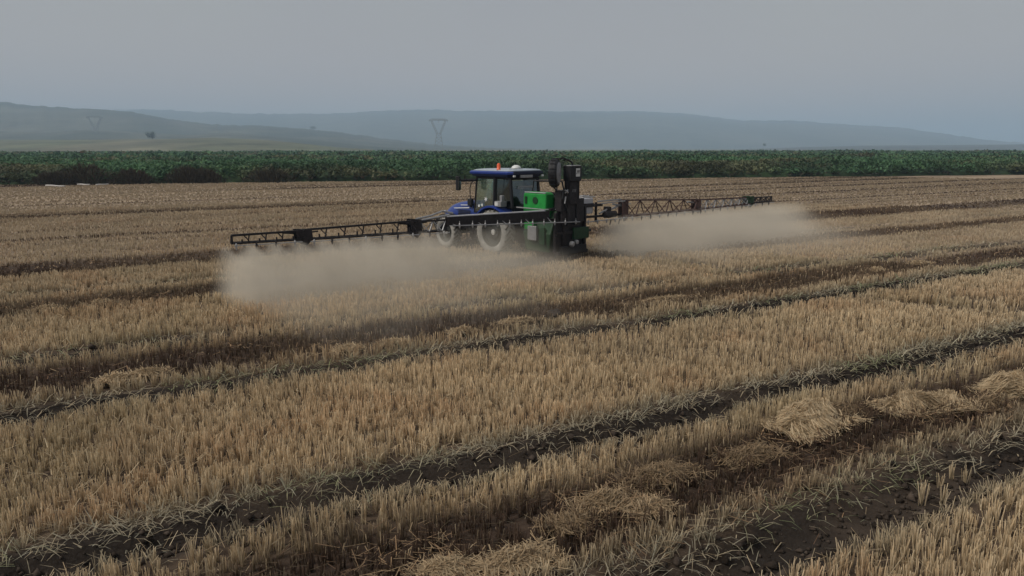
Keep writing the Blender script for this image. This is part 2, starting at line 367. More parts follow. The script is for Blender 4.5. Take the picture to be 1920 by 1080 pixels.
# ---- bent pale leaves and weeds lying along the ruts
def litter():
    parts = []
    for vc, hw, dp in RUTS:
        if vc < 0 or vc > 29: continue
        umax = 34; dens = 175 if vc < 9 else 95
        umin = -vc * .35 - 2; N = int((umax - umin) * dens * (1 if dp > .07 else .5) * (.55 if vc < 5 else 1))
        u = rng.uniform(umin, umax, N); cn, cf = CLEAR.get(vc, (.2, .2)); off = rng.normal(hw + cf * .6, .12, N)
        sw = rng.random(N) < .10; off = np.where(sw, rng.normal(-hw - cn * .8, .13, N), off)
        clump = vnoise(u * 1.3, u * 0 + vc, 81) ; k = rng.random(N) < .35 + .9 * clump
        u, off = u[k], off[k]
        v = vc + off - .22 * (vnoise(u * .25, u * 0 + 3, 5) - .5)
        x, y = xy(u, v); r = np.hypot(x, y); k = (np.abs(np.arctan2(x, y)) < R(44)) & (r > 4.2) & (r < 36)
        x, y, u, r = x[k], y[k], u[k], r[k]; N = len(x)
        z = fields(x, y)[0]
        az = rng.uniform(0, 2 * math.pi, N); ln = rng.uniform(.08, .34, N) ; el = rng.uniform(.1, .9, N) * rng.choice([1, .45], N)
        d = np.stack([np.cos(az) * np.cos(el), np.sin(az) * np.cos(el), np.sin(el)], 1)
        P0 = np.stack([x, y, z + rng.uniform(0, .06, N)], 1); P1 = P0 + d * (ln * .55)[:, None]
        d2 = d.copy(); d2[:, 2] -= rng.uniform(.2, .9, N); P2 = P1 + d2 * (ln * .45)[:, None]
        P2[:, 2] = np.maximum(P2[:, 2], z + .005)
        side = np.stack([-np.sin(az), np.cos(az), az * 0], 1); wd = rng.uniform(.6, 1.4, N) * np.maximum(.007, r * .0010)
        q = rng.random((N, 1)); gp = sstep(.45, .65, vnoise(u * .6, u * 0 + vc, 83))[:, None] * rng.random((N, 1))
        c = GREY * 1.05 * (1 - q) + PALE * q * .55; c = c * (1 - .75 * gp) + np.array([.14, .19, .07]) * .75 * gp
        c = c * rng.uniform(.7, 1.15, (N, 1))
        parts.append(quads(P0, P1, wd, side, c, c, 1.)); parts.append(quads(P1, P2, wd, side, c, c, .3))
    V, F, C = join(parts)
    o = np_mesh('bent_grass', V, F, C, M_straw)
    tag(o, 'pale grey-green bent leaves and weeds matted along the ruts', 'grass', None, 'stuff')
    # loose chaff lying in the dark straw bands
    parts = []
    for vc, hw, st in BANDS:
        if vc < 0 or vc > 29: continue
        N = int(40 * (260 if vc < 8 else 60)); u = rng.uniform(-6, 34, N); v = vc + rng.normal(0, hw * .55, N)
        k = rng.random(N) < sstep(.38, .72, fbm(u * .9, v * 1.6, 95)); u, v = u[k], v[k]
        x, y = xy(u, v); r = np.hypot(x, y); k = (np.abs(np.arctan2(x, y)) < R(44)) & (r > 4.2) & (r < 36)
        x, y, r, u, v = x[k], y[k], r[k], u[k], v[k]; N = len(x); z = fields(x, y)[0]
        az = rng.uniform(0, 2 * math.pi, N); ln = rng.uniform(.06, .26, N)
        P0 = np.stack([x, y, z + rng.uniform(.02, .17, N)], 1)
        P1 = P0 + np.stack([np.cos(az) * ln, np.sin(az) * ln, rng.normal(0, .035, N)], 1)
        side = np.stack([-np.sin(az), np.cos(az), az * 0], 1); wd = rng.uniform(.8, 1.5, N) * np.maximum(.006, r * .0009)
        q = rng.random((N, 1)); h = sstep(.5, .68, fbm(u * .9, v * 1.6, 95))[:, None]
        c = np.array([.14, .085, .055]) * (1 - h) + (TAN * .5 * (1 - q) + ORANGE * .55 * q) * h
        parts.append(quads(P0, P1, wd, side, c, c, 1.))
    V, F, C = join(parts); o = np_mesh('loose_straw', V, F, C, M_straw)
    tag(o, 'thin loose brown straw scattered through the dark bands of stubble', 'straw', None, 'stuff')
litter()

def crumbs():
    P = []
    for vc, hw, dp in RUTS:
        if vc < 0 or vc > 20: continue
        N = 4200 if vc < 9 else 1500; u = rng.uniform(-vc * .35 - 2, 24, N); v = vc + rng.normal(0, hw * .9, N)
        x, y = xy(u, v); k = (np.abs(np.arctan2(x, y)) < R(44)) & (np.hypot(x, y) > 4.2); P.append(np.stack([x[k], y[k]], 1))
    P = np.concatenate(P); N = len(P); z = fields(P[:, 0], P[:, 1])[0]; sz = rng.gamma(1.6, .011, N) + .006
    oc = np.array([(1, 0, 0), (0, 1, 0), (-1, 0, 0), (0, -1, 0), (0, 0, .8), (0, 0, -.8)], float)
    V = oc[None] * sz[:, None, None] * rng.uniform(.6, 1.4, (N, 6, 3)) + np.concatenate([P, z[:, None] + sz[:, None] * .4], 1)[:, None, :]
    f = np.array([(0, 1, 4), (1, 2, 4), (2, 3, 4), (3, 0, 4), (1, 0, 5), (2, 1, 5), (3, 2, 5), (0, 3, 5)])
    F = (f[None] + np.arange(N)[:, None, None] * 6).reshape(-1, 3)
    C = np.repeat(np.array([.040, .031, .025]) * rng.uniform(.6, 1.9, (N, 1)), 6, 0)
    o = np_mesh('soil_crumbs', V.reshape(-1, 3), F, C, M_soil); tag(o, 'small dark crumbs of soil lying in the wheel ruts', 'soil', None, 'stuff')
crumbs()

# ------------------------------------------------------------------ straw heaps
def heap(x, y, L_, W_, H_, rot, label, n=900, seed=0, hump=(1,), tone=1., tidy=False):
    g = np.random.default_rng(seed + 100)
    z0 = gz(x, y); base = .10 if tidy else .08
    def hf(a, b):     # a,b local coords
        t = 0
        lumps = [(0, 0, 1, 1)] if len(hump) == 1 else hump
        for cx, cy, s, hh in lumps:
            d = ((a - cx * L_) / (L_ * s)) ** 2 + ((b - cy * W_) / (W_ * s)) ** 2
            t = np.maximum(t, hh * np.sqrt(np.clip(1 - d, 0, None)))
        t = t * H_ * (.35 + 1.2 * fbm(a * 6 + seed, b * 8, seed, 4))
        return t
    n = int(n * (1.7 if tidy else 1.1)); na = 44; A, B = np.meshgrid(np.linspace(-1.15, 1.15, na) * L_, np.linspace(-1.15, 1.15, na) * W_)
    a, b = A.ravel(), B.ravel(); h = hf(a, b)
    zz = np.where(h > 0.005, base + h, -.04)
    V = np.stack([a, b, zz], 1); c = np.tile(TAN * .34 * tone, (len(V), 1)) * (.7 + .5 * fbm(a * 9, b * 9, seed + 5))[:, None]
    i = np.arange(na - 1)[:, None] * na; k = np.arange(na - 1)[None, :]
    F = np.stack([i + k, i + k + 1, i + na + k + 1, i + na + k], -1).reshape(-1, 4)
    # strands combed over the mound
    sp_ = 1.25 if tidy else 1.6
    sa = g.uniform(-sp_, sp_, n * 3) * L_; sb = g.uniform(-sp_, sp_, n * 3) * W_; hh = hf(sa, sb); ok = (hh > .01) | (g.random(n * 3) < (.10 if tidy else .18))
    sa, sb = sa[ok][:n], sb[ok][:n]; m = len(sa); hh = hf(sa, sb)
    flow = 2.2 + 1.4 * (vnoise(sa * 2.5 + seed, sb * 2.5, seed) - .5) * 2 + g.normal(0, .28 if tidy else .8, m)
    ln = g.uniform(.10, .3, m)
    pts = []
    for t in (-.5, 0, .5):
        pa, pb = sa + np.cos(flow) * ln * t, sb + np.sin(flow) * ln * t; ph = np.maximum(hf(pa, pb), hh - .09)
        pts.append(np.stack([pa, pb, base + ph + g.uniform(.002, .04, m) + (.05 * (t != 0)) * g.normal(0, .6, m)], 1))
    side = np.stack([-np.sin(flow), np.cos(flow), flow * 0], 1); wd = g.uniform(.004, .008, m) * (1 + math.hypot(x, y) * .05)
    q = g.random((m, 1)); cc = (TAN * (1 - q) + PALE * q) * g.uniform(.5, 1.05, (m, 1)) * tone; cc = cc * np.array([1, .85 + .15 * tone, .75 + .25 * tone])
    parts = [(V, F, c), quads(pts[0], pts[1], wd, side, cc, cc, 1.), quads(pts[1], pts[2], wd, side, cc, cc, 1.)]
    V, F, C = join(parts)
    o = np_mesh('straw_heap', V, F, C, M_straw); o.location = (x, y, z0); o.rotation_euler = (0, 0, rot)
    tag(o, label, 'straw heap', 'loose straw heaps on the stubble')
r30 = R(30)
heap(4.15, 9.6, .56, .30, .27, r30 + .1, 'largest domed pale straw heap between the two right-hand ruts', 3600, 1, hump=[(-.25, -.1, .75, 1), (.35, .35, .62, 1.0), (-.1, .5, .5, .8)], tone=1.0, tidy=True)
heap(6.1, 10.3, .62, .26, .17, r30 - .3, 'low spread straw heap, second from the right frame edge in the near dark band', 2600, 2, hump=[(-.3, 0, .7, 1), (.5, .1, .5, .9)], tone=.9, tidy=True)
heap(7.9, 11.1, .55, .26, .20, r30, 'pale straw heap cut by the right frame edge beyond the others', 1800, 3, tone=1.0, tidy=True)
heap(7.15, 10.45, .26, .16, .07, r30, 'small reddish straw clump just below the heap at the right frame edge', 500, 4, tone=.5)
heap(1.70, 7.95, .36, .17, .08, r30, 'thin flattened straw clump in the middle of the near dark band', 700, 5, tone=.48)
heap(1.00, 7.3, .26, .14, .09, r30, 'wispy straw clump at left end of the near dark band, left of a twin tuft', 700, 6, tone=.62)
heap(1.45, 7.2, .18, .10, .06, r30, 'small bright straw tuft right beside a wispy clump in the near dark band', 400, 7, tone=.7)
heap(2.95, 8.55, .34, .16, .045, r30, 'scattered straw clump lower left of the largest heap', 500, 8, tone=.45)
heap(0.55, 6.85, .2, .12, .05, r30, 'straw tuft lower left of the wispy clump near the bottom', 400, 9, tone=.5)
heap(.0, 6.1, .30, .14, .08, r30, 'pale straw heap cut by the bottom frame edge, the right one of two', 900, 10, tone=.75)
heap(-.62, 6.0, .18, .12, .07, r30, 'pale straw heap cut by the bottom frame edge, the left one of two', 600, 11, tone=.8)
heap(4.8, 10.1, .3, .2, .07, r30, 'brown ragged straw clump just right of the largest heap', 500, 12, tone=.42)
heap(-6.55, 11.6, .2, .1, .07, r30, 'left straw tuft of a pair at far left in the second dark band', 450, 13, tone=.85)
heap(-6.2, 11.9, .26, .09, .06, r30, 'right straw tuft of a pair at far left in the second dark band', 450, 14, tone=.85)
heap(-3.15, 13.5, .2, .09, .05, r30, 'small straw tuft in the second dark band below the left spray curtain', 400, 15, tone=.85)
heap(-2.35, 13.9, .22, .08, .05, r30, 'flat straw tuft in the second dark band below the tractor', 400, 16, tone=.85)
heap(-1.05, 14.8, .2, .08, .05, r30, 'faint straw tuft at the edge of the drifting mist', 400, 17, tone=.85)
heap(.1, 15.7, .4, .09, .06, r30, 'long pale straw tuft beside a dark clod in the second dark band', 500, 18, tone=.85)
heap(3.75, 18.0, .8, .12, .07, r30, 'long low straw heap in the middle of the second dark band', 700, 19, tone=.85)
heap(11.3, 22.5, .4, .12, .08, r30, 'pale straw tuft farther right along the second dark band', 400, 20, tone=.85)
heap(13.5, 24.0, .4, .12, .07, r30, 'rightmost straw tuft of the second dark band', 400, 21, tone=.85)
heap(-11.0, 16.9, .25, .1, .08, r30, 'straw tuft by the left frame edge in the third dark band', 300, 22, tone=.85)
heap(-10.1, 17.6, .25, .1, .07, r30, 'second straw tuft from the left frame edge in the third dark band', 300, 23, tone=.85)

# ------------------------------------------------------------------ soil clods
M_clod = mat('clod_soil', (.035, .027, .022), .95, noise=.5, nscale=12, bump=.8, c2=(.07, .052, .04))
def clod(x, y, s, label, sd):
    b = bmesh.new(); bmesh.ops.create_icosphere(b, subdivisions=3, radius=1); g = random.Random(sd)
    for v in b.verts:
        p = v.co.copy(); k = 1 + .28 * (vnoise(np.array([p.x * 2 + sd]), np.array([p.y * 2 + p.z * 3]), sd)[0] - .5) * 2
        v.co = Vector((p.x * s * 1.3 * k, p.y * s * k, p.z * s * .75 * k))
    me = bpy.data.meshes.new('soil_clod'); b.to_mesh(me); b.free(); me.materials.append(M_clod)
    o = bpy.data.objects.new('soil_clod', me); col.objects.link(o); o.location = (x, y, gz(x, y) + s * .4); o.rotation_euler = (0, 0, g.uniform(0, 3))
    tag(o, label, 'clod', 'dark soil clods along the ruts')
clod(9.35, 14.0, .14, 'large round dark clod at the right end of the second rut', 1)
clod(9.0, 13.85, .10, 'dark clod just left of the large round one on the second rut', 2)
clod(8.2, 13.3, .10, 'dark flat clod on the second rut, left of a close pair', 3)
clod(7.9, 13.1, .09, 'leftmost dark clod of the rut row at right', 4)
clod(.95, 16.4, .19, 'dark weedy clod in the second dark band, right of a long straw tuft', 5)

# ------------------------------------------------------------------ green crop beyond the field
def leaf_cloud(P, size, cols, g, flat=.0):
    N = len(P); az = g.uniform(0, 2 * math.pi, N); el = g.uniform(-.9, 1.1, N) * (1 - flat)
    d = np.stack([np.cos(az) * np.cos(el), np.sin(az) * np.cos(el), np.sin(el)], 1); sd = np.stack([-np.sin(az), np.cos(az), g.uniform(-.5, .5, N)], 1)
    return quads(P - d * size[:, None] * .5, P + d * size[:, None] * .5, size * .55, sd, cols, cols, .55)
def crop():
    g = np.random.default_rng(5); parts = []
    # under-canopy sheet, stepped up at the edge
    t = np.concatenate([np.array([0, .6, 1.5, 3, 5]), np.geomspace(8, 420, 46)]); X = np.linspace(-330, 420, 420)
    XX, TT = np.meshgrid(X, t); YY = field_edge_y(XX) + .8 + TT + .8 * (fbm(XX * .3, XX * 0, 3) - .5)
    hgt = np.where(TT < .1, 0.0, np.minimum(1, TT / 3.5 + .18)) * (1.25 + .35 * (fbm(XX * .12, YY * .12, 8, 3) - .5))
    V = np.stack([XX.ravel(), YY.ravel(), hgt.ravel()], 1)
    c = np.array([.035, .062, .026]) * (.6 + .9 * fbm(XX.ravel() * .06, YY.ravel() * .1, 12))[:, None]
    na = len(X); i = np.arange(len(t) - 1)[:, None] * na; k = np.arange(na - 1)[None, :]
    F = np.stack([i + k, i + k + 1, i + na + k + 1, i + na + k], -1).reshape(-1, 4)
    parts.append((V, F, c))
    for (t0, t1, dens, sz, nl) in ((-.6, 14, 1.9, .42, 14), (14, 50, .7, .45, 14), (50, 150, .13, .9, 12), (150, 400, .022, 1.8, 10)):
        wx = 105 + t1 * .95; n = int(dens * (t1 - t0) * wx * 2)
        x = g.uniform(-wx * .95, wx * 1.1, n); tt = g.uniform(t0, t1, n); y = field_edge_y(x) + 1 + tt
        H = (1.36 + 1.3 * (fbm(x * .07, y * .10, 8, 3) - .5) + .5 * g.random(n) + .5 * sstep(.62, .75, fbm(x * .03, y * .03, 88, 2))) * np.where(tt < 1.2, .75, 1)
        T = np.repeat(np.arange(n), nl); N = len(T)
        rx = g.normal(0, .28 + sz * .35, N); ry = g.normal(0, .28 + sz * .35, N); hz = H[T] * np.sqrt(g.uniform(.04 if tt.min() < 5 else .5, 1.1, N))
        P = np.stack([x[T] + rx, y[T] + ry, hz], 1)
        hue = fbm(x * .07, y * .07, 60, 3)[T][:, None]; q = g.random((N, 1))
        c = np.array([.040, .098, .050]) * (1 - q) + np.array([.085, .16, .068]) * q
        dry = sstep(.54, .74, hue); c = c * (1 - dry * .75) + np.array([.13, .11, .06]) * dry * .75
        dk = sstep(.45, .65, fbm(x * .16 + 70, y * .10, 66, 3))[T][:, None]; c = c * (1.15 - .55 * dk)
        c = c * g.uniform(.78, 1.14, (N, 1))
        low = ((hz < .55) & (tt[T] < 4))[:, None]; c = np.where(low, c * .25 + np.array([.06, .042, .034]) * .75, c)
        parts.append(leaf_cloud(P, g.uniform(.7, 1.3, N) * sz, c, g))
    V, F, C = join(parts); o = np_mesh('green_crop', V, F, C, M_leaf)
    tag(o, 'dense dark green crop standing as a band behind the stubble field', 'crop', None, 'stuff')
    print('crop faces', len(F))
crop()

M_twig = col_mat('dry_twigs', rough=.9, spec=.1, transl=.1, nscale=1.5, namt=.2)
def dry_shrub(px_x, wdt, hh, label, sd, tint=(.06, .046, .036)):
    g = np.random.default_rng(sd); x0 = bearing(px_x, 345)[0]
    # distance where the ray meets the field edge
    Y = 91.0 / (1 - .2320 * x0); x0 = x0 * Y; Y -= .3
    root = empty('dry_shrub', (x0, Y, 0))
    n = 1600; th = g.uniform(0, 2 * math.pi, n); rr_ = np.sqrt(g.random(n)); hz = g.random(n) ** .8
    lob = 1 + .35 * np.sin(th * 3 + sd) * rr_
    px = np.cos(th) * rr_ * wdt * lob * (1 - .45 * hz); py = np.sin(th) * rr_ * wdt * .6 * (1 - .45 * hz)
    P = np.stack([px, py, .05 + hz * hh * (1 - .35 * rr_ ** 2) * (.8 + .3 * vnoise(px * 2, py * 2, sd))], 1)
    q = g.random((n, 1)); c = np.array(tint) * (1 - q) + np.array([.085, .07, .045]) * q; c = c * g.uniform(.6, 1.2, (n, 1))
    d = np.stack([px * .35, py * .35, g.uniform(.5, 1.2, n)], 1); d /= np.linalg.norm(d, axis=1)[:, None]; s = g.uniform(.2, .5, n)
    az = g.uniform(0, 6.28, n)
    V, F, C = quads(P - d * s[:, None] * .5, P + d * s[:, None] * .5, s * .22, np.stack([np.cos(az), np.sin(az), az * 0], 1), c, c, .4)
    np_mesh('foliage', V, F, C, M_twig, root)
    m = MB()
    for k in range(9):
        a = k * .7; m.tube([(math.cos(a) * .08 * wdt, math.sin(a) * .08 * wdt, -.05), (math.cos(a) * wdt * .3, math.sin(a) * wdt * .2, hh * .5), (math.cos(a) * wdt * .55, math.sin(a) * wdt * .35, hh * .85)], .035, 5, .012)
    m.build('stem', M_clod, root)
    tag(root, label, 'shrub', 'dry brown shrubs at the foot of the green crop')
dry_shrub(108, 3.6, 1.5, 'leftmost low brown dry shrub under the green crop at the far field edge', 1)
dry_shrub(165, 4.2, 2.2, 'widest and tallest dark brown shrub at the left of the far field edge', 2)
dry_shrub(253, 2.6, 1.7, 'narrow dark brown shrub, between the widest one and a pair to its right', 3, (.065, .05, .04))
dry_shrub(352, 2.6, 1.9, 'brown shrub touching another on its right, below a pale spiky stalk', 4)
dry_shrub(388, 2.4, 1.7, 'brown shrub touching another on its left at the far field edge', 5)
dry_shrub(508, 3.0, 1.6, 'rightmost dark rounded shrub of the row at the far field edge', 6, (.06, .055, .04))
M_pipe = mat('pale_plastic', (.45, .42, .40), .5, noise=.2, nscale=3)
for i, (pa, pb, ya, yb, lab) in enumerate(((86, 122, 349, 351, 'leftmost pale pipe-like strip on the soil below the brown shrubs'),
                                ((145), 168, 347, 348, 'short pale pipe-like strip in the middle below the widest shrub'),
                                ((180), 203, 348, 347, 'rightmost pale pipe-like strip below the brown shrubs'))):
    def gp(px, py):
        dx = (px - 960) / 1371; dy = (540 - py) / 1371; p = R(10.82); Y = math.cos(p) + dy * math.sin(p); Z = -math.sin(p) + dy * math.cos(p); t = -CAM_H / Z
        return Vector((dx * t, Y * t, 0))
    a, b = gp(pa, ya), gp(pb, yb); m = MB(); d = b - a
    pts = [Vector((0, 0, .07)), d * .3 + Vector((0, .1, .09)), d * .7 + Vector((0, -.06, .07)), d + Vector((0, 0, .1))]
    o = m.tube(pts, .085, 10).build('pipe', M_pipe, smooth=True); o.location = a
    tag(o, lab, 'pipe', 'pale strips on the far field edge')

# ------------------------------------------------------------------ hills, low ridge
def ridge(name, pts, dist, depth, colr, label, base=-6, seed=0, rough=.02, back=1.0):
    """pts: (pixel x, pixel y of skyline). terrain hump whose crest stands at `dist` m"""
    ax = np.array([math.atan(bearing(*p)[0]) for p in pts])
    ht = np.array([bearing(*p)[1] * dist + CAM_H for p in pts])
    A = np.linspace(ax[0], ax[-1], 420); H = np.interp(A, ax, ht)
    k = np.ones(9) / 9; H = np.convolve(np.pad(H, 4, mode='edge'), k, 'valid')
    H = H + (fbm(A * 160, A * 0, seed + 3, 4) - .5) * rough * H.max() * 2
    T = np.concatenate([np.linspace(-1, 0, 22), np.linspace(.12, 1, 8)])
    AA, TT = np.meshgrid(A, T)
    D = dist / np.cos(AA) + np.where(TT < 0, TT * depth, TT * depth * back)
    prof = np.where(TT < 0, (1 - TT ** 2) ** 1.0 * (1 - .25 * np.abs(TT)), 1 - TT ** 2)
    x, y = np.sin(AA) * D, np.cos(AA) * D
    rel = 1 + (TT < -.02) * .35 * (fbm(x * 6 / dist + seed, y * 6 / dist, seed, 4) - .5) * (1 - np.abs(TT))
    z = base + (H[None, :] - base) * prof * rel
    z = np.minimum(z, (base + (H[None, :] - base) * 1.0))
    V = np.stack([x.ravel(), y.ravel(), z.ravel()], 1)
    n = fbm(x.ravel() * 14 / dist, y.ravel() * 14 / dist, seed + 9)[:, None]
    c = np.array(colr[0]) * (1 - n) + np.array(colr[1]) * n
    na = len(A); i = np.arange(len(T) - 1)[:, None] * na; kk = np.arange(na - 1)[None, :]
    F = np.stack([i + kk, i + kk + 1, i + na + kk + 1, i + na + kk], -1).reshape(-1, 4)
    o = np_mesh(name, V, F, c, M_hill); o.data.polygons.foreach_set('use_smooth', [True] * len(F))
    tag(o, label, None, None, 'structure'); return o
GR = ((.018, .032, .024), (.13, .12, .085))
ridge('hill', [(-700, 262), (-400, 225), (-200, 200), (0, 190), (60, 198), (140, 203), (230, 208), (330, 226), (400, 233), (500, 236), (590, 243), (650, 250), (740, 262), (820, 271), (900, 276), (1000, 279)],
      2500, 1100, GR, 'nearer blue-grey wooded hill sloping down from the left frame edge', -8, 1, .018)
ridge('hill', [(-500, 235), (-100, 215), (150, 210), (250, 204), (320, 206), (400, 213), (520, 216), (640, 212), (780, 205), (850, 209), (1000, 209), (1190, 208), (1290, 213), (1390, 226), (1500, 226), (1600, 235), (1700, 242), (1830, 260), (1900, 267), (2000, 272), (2300, 276)],
      4800, 1800, GR, 'long far pale blue hill range across the centre and right', -10, 2, .022)
ridge('hill', [(-500, 252), (0, 247), (90, 249), (170, 243), (260, 248), (360, 252), (430, 248), (520, 256), (600, 262), (700, 272), (800, 279)],
      1700, 600, GR, 'low foothill under the nearer hill at left, just above the field ridge', -8, 7, .02)
ridge('hill', [(-700, 268), (0, 262), (150, 262), (300, 261), (400, 259), (500, 263), (580, 271), (640, 277), (700, 280)],
      1000, 420, ((.16, .14, .10), (.10, .12, .07)), 'low grey-green field ridge in front of the hills at left', -4, 3, .01)
ridge('hill', [(1380, 280), (1500, 276), (1620, 273), (1760, 272), (1920, 271), (2300, 268)],
      2400, 900, ((.05, .055, .05), (.09, .085, .07)), 'low dark plateau under the hills at the right', -6, 4, .004)

# ------------------------------------------------------------------ distant trees
M_bark = mat('bark', (.06, .045, .035), .9, noise=.3, nscale=3)
def far_tree(px_x, px_base, px_h, dist, label, sd, wr=.55, tint=(.04, .06, .035)):
    g = np.random.default_rng(sd); a = math.atan(bearing(px_x)[0]); s = px_h / 1371 * dist * .97
    base = CAM_H + bearing(px_x, px_base)[1] * dist
    root = empty('tree', (math.tan(a) * dist, dist, base))
    n = 1300; k = g.integers(0, 9, n); cx = g.normal(0, .28, 9) * s * wr * 1.3; cz = (.55 + g.uniform(-.2, .22, 9)) * s; cy = g.normal(0, .25, 9) * s * wr
    P = np.stack([cx[k] + g.normal(0, .15 * s * wr * 1.2, n), cy[k] + g.normal(0, .15 * s * wr, n), cz[k] + g.normal(0, .10 * s, n)], 1)
    P[:, 2] = np.maximum(P[:, 2], s * .12)
    q = g.random((n, 1)); c = np.array(tint) * (.6 + .9 * q)
    V, F, C = leaf_cloud(P, g.uniform(.05, .10, n) * s, c, g)
    np_mesh('crown', V, F, C, M_leaf, root)
    m = MB().tube([(0, 0, -.05 * s), (0, 0, .3 * s), (.02 * s, 0, .6 * s)], .03 * s, 7, .012 * s)
    for q_ in range(4): m.tube([(0, 0, .25 * s), (math.cos(q_ * 1.6) * .2 * s * wr, math.sin(q_ * 1.6) * .2 * s * wr, .6 * s)], .014 * s, 5, .005 * s)
    m.build('trunk', M_bark, root)
    tag(root, label, 'tree'); return root
far_tree(287, 263, 17, 930, 'round dark tree standing alone on the low ridge at left', 1, .62)
far_tree(588, 244, 9, 2430, 'small rounded tree on the slope of the nearer blue hill', 2, 1.1)
far_tree(152, 289, 7, 240, 'small rust-coloured tree top showing above the crop at left', 3, .9, (.16, .07, .04))
far_tree(1434, 275, 7, 1700, 'tiny faint tree below the far hills right of the boom tip', 4, .7)
far_tree(1760, 288, 7, 330, 'dark bush on the crop edge at right, left one of two', 5, 1.4)
far_tree(1797, 288, 5, 330, 'dark bush on the crop edge at right, right one of two', 6, .8)
far_tree(1914, 291, 8, 300, 'dark bush at the right frame edge above the crop', 7, 1.2)

# ------------------------------------------------------------------ pylons
M_steel = mat('galvanised_steel', (.22, .22, .23), .6, .3)
M_glassin = mat('insulator', (.10, .09, .09), .4)
def pylon(px_x, px_base, px_top, dist, label, rz=.1):
    s = (bearing(px_x, px_top)[1] - bearing(px_x, px_base)[1]) * dist; base = CAM_H + bearing(px_x, px_base)[1] * dist
    root = empty('pylon', (bearing(px_x)[0] * dist, dist, base), rz)
    def X(x, y, z): return (x * s, y * s, z * s)
    t = .0105 * s
    m = MB(); lev = [0, .13, .26, .38, .5]; wv = [.15, .125, .10, .085, .075]
    for sx in (-1, 1):
        for sy in (-1, 1):
            m.bar(X(sx * .15, sy * .15, -.02), X(sx * .075, sy * .075, .5), t)
    for i in range(4):
        a, b, w0, w1 = lev[i], lev[i + 1], wv[i], wv[i + 1]
        for q in (-1, 1):
            m.bar(X(-w0, q * w0, a), X(w1, q * w1, b), t * .6); m.bar(X(w0, q * w0, a), X(-w1, q * w1, b), t * .6)
            m.bar(X(q * w0, -w0, a), X(q * w1, w1, b), t * .6); m.bar(X(q * w0, w0, a), X(q * w1, -w1, b), t * .6)
            m.bar(X(-w1, q * w1, b), X(w1, q * w1, b), t * .6)
    m.build('lattice_body', M_steel, root)
    for sx in (-1, 1):
        m = MB()
        for ox in (0, .055):
            for sy in (-1, 1): m.bar(X(sx * (.02 + ox), sy * .06, .5), X(sx * (.22 + ox), sy * .03, .96), t)
        for k in range(6):
            f = k / 6; g_ = (k + 1) / 6; p = lambda f_, o_, y_: X(sx * (.02 + o_ + .2 * f_), y_ * (.06 - .03 * f_), .5 + .46 * f_)
            m.bar(p(f, 0, 1), p(g_, .055, 1), t * .6); m.bar(p(f, .055, -1), p(g_, 0, -1), t * .6)
        m.build('arm', M_steel, root)
    m = MB()
    for sy in (-1, 1):
        m.bar(X(-.33, 0, .955), X(.33, 0, .955), t); m.bar(X(-.24, sy * .03, 1.0), X(.24, sy * .03, 1.0), t); m.bar(X(-.33, 0, .955), X(-.24, sy * .03, 1), t); m.bar(X(.33, 0, .955), X(.24, sy * .03, 1), t)
    for k in range(12):
        f = -.24 + k * .04; m.bar(X(f, 0, .955), X(f + .02, .03, 1), t * .6); m.bar(X(f + .02, -.03, 1), X(f + .04, 0, .955), t * .6)
    m.build('crossarm', M_steel, root)
    for fx in (-.31, 0, .31):
        mm = MB()
        for k in range(6): mm.lathe(X(fx, 0, .95 - .012 * k), (0, 0, -1), [(0, .002 * s), (.002 * s, .008 * s), (.008 * s, .002 * s)], 8)
        mm.build('insulator', M_glassin, root)
    tag(root, label, 'pylon', 'power line pylons far behind the field'); return root
pylon(823, 279, 223, 1150, 'grey lattice pylon with V-shaped head near the middle of the skyline')
pylon(183, 263, 218, 1600, 'fainter lattice pylon standing on the low ridge at left', .25)

# ------------------------------------------------------------------ tractor
M_blue = mat('blue_paint', (.009, .034, .21), .36, 0, .5, noise=.12, nscale=4, coat=.3)
M_navy = mat('navy_panel', (.010, .016, .045), .5, noise=.2, nscale=5)
M_black = mat('black_plastic', (.014, .014, .017), .6, noise=.3, nscale=8)
M_dark = mat('dark_steel', (.014, .013, .016), .6, .2, noise=.4, nscale=9, c2=(.032, .026, .028))
M_rust = mat('maroon_frame', (.085, .050, .045), .7, .1, noise=.35, nscale=7)
M_grey = mat('grey_metal', (.30, .30, .31), .45, .5, noise=.15, nscale=9)
M_white = mat('white_paint', (.62, .63, .63), .4, noise=.06, nscale=6)
M_roof = mat('pale_roof', (.33, .38, .43), .35, noise=.08, nscale=3)
M_orange = mat('orange_lens', (.75, .10, .02), .3, spec=.5)
M_tyre = mat('dusty_tyre', (.20, .195, .18), .9, noise=.4, nscale=2.2, bump=.4, c2=(.40, .385, .36))
M_lug = mat('muddy_lugs', (.07, .065, .06), .9, noise=.4, nscale=6, c2=(.17, .16, .145))
M_rim = mat('dusty_rim', (.018, .020, .020), .7, noise=.3, nscale=6, c2=(.035, .04, .038))
M_hub = mat('hub_grey', (.40, .39, .37), .6, noise=.3, nscale=8)
M_green = mat('green_tank', (.012, .22, .035), .42, noise=.2, nscale=3, c2=(.02, .30, .055))
M_dgreen = mat('dark_green_tank', (.008, .035, .014), .5, noise=.4, nscale=3, c2=(.014, .055, .022))
M_whitish = mat('translucent_tank', (.42, .42, .45), .5, noise=.1, nscale=4)
M_hose = mat('hose_rubber', (.02, .02, .022), .5)
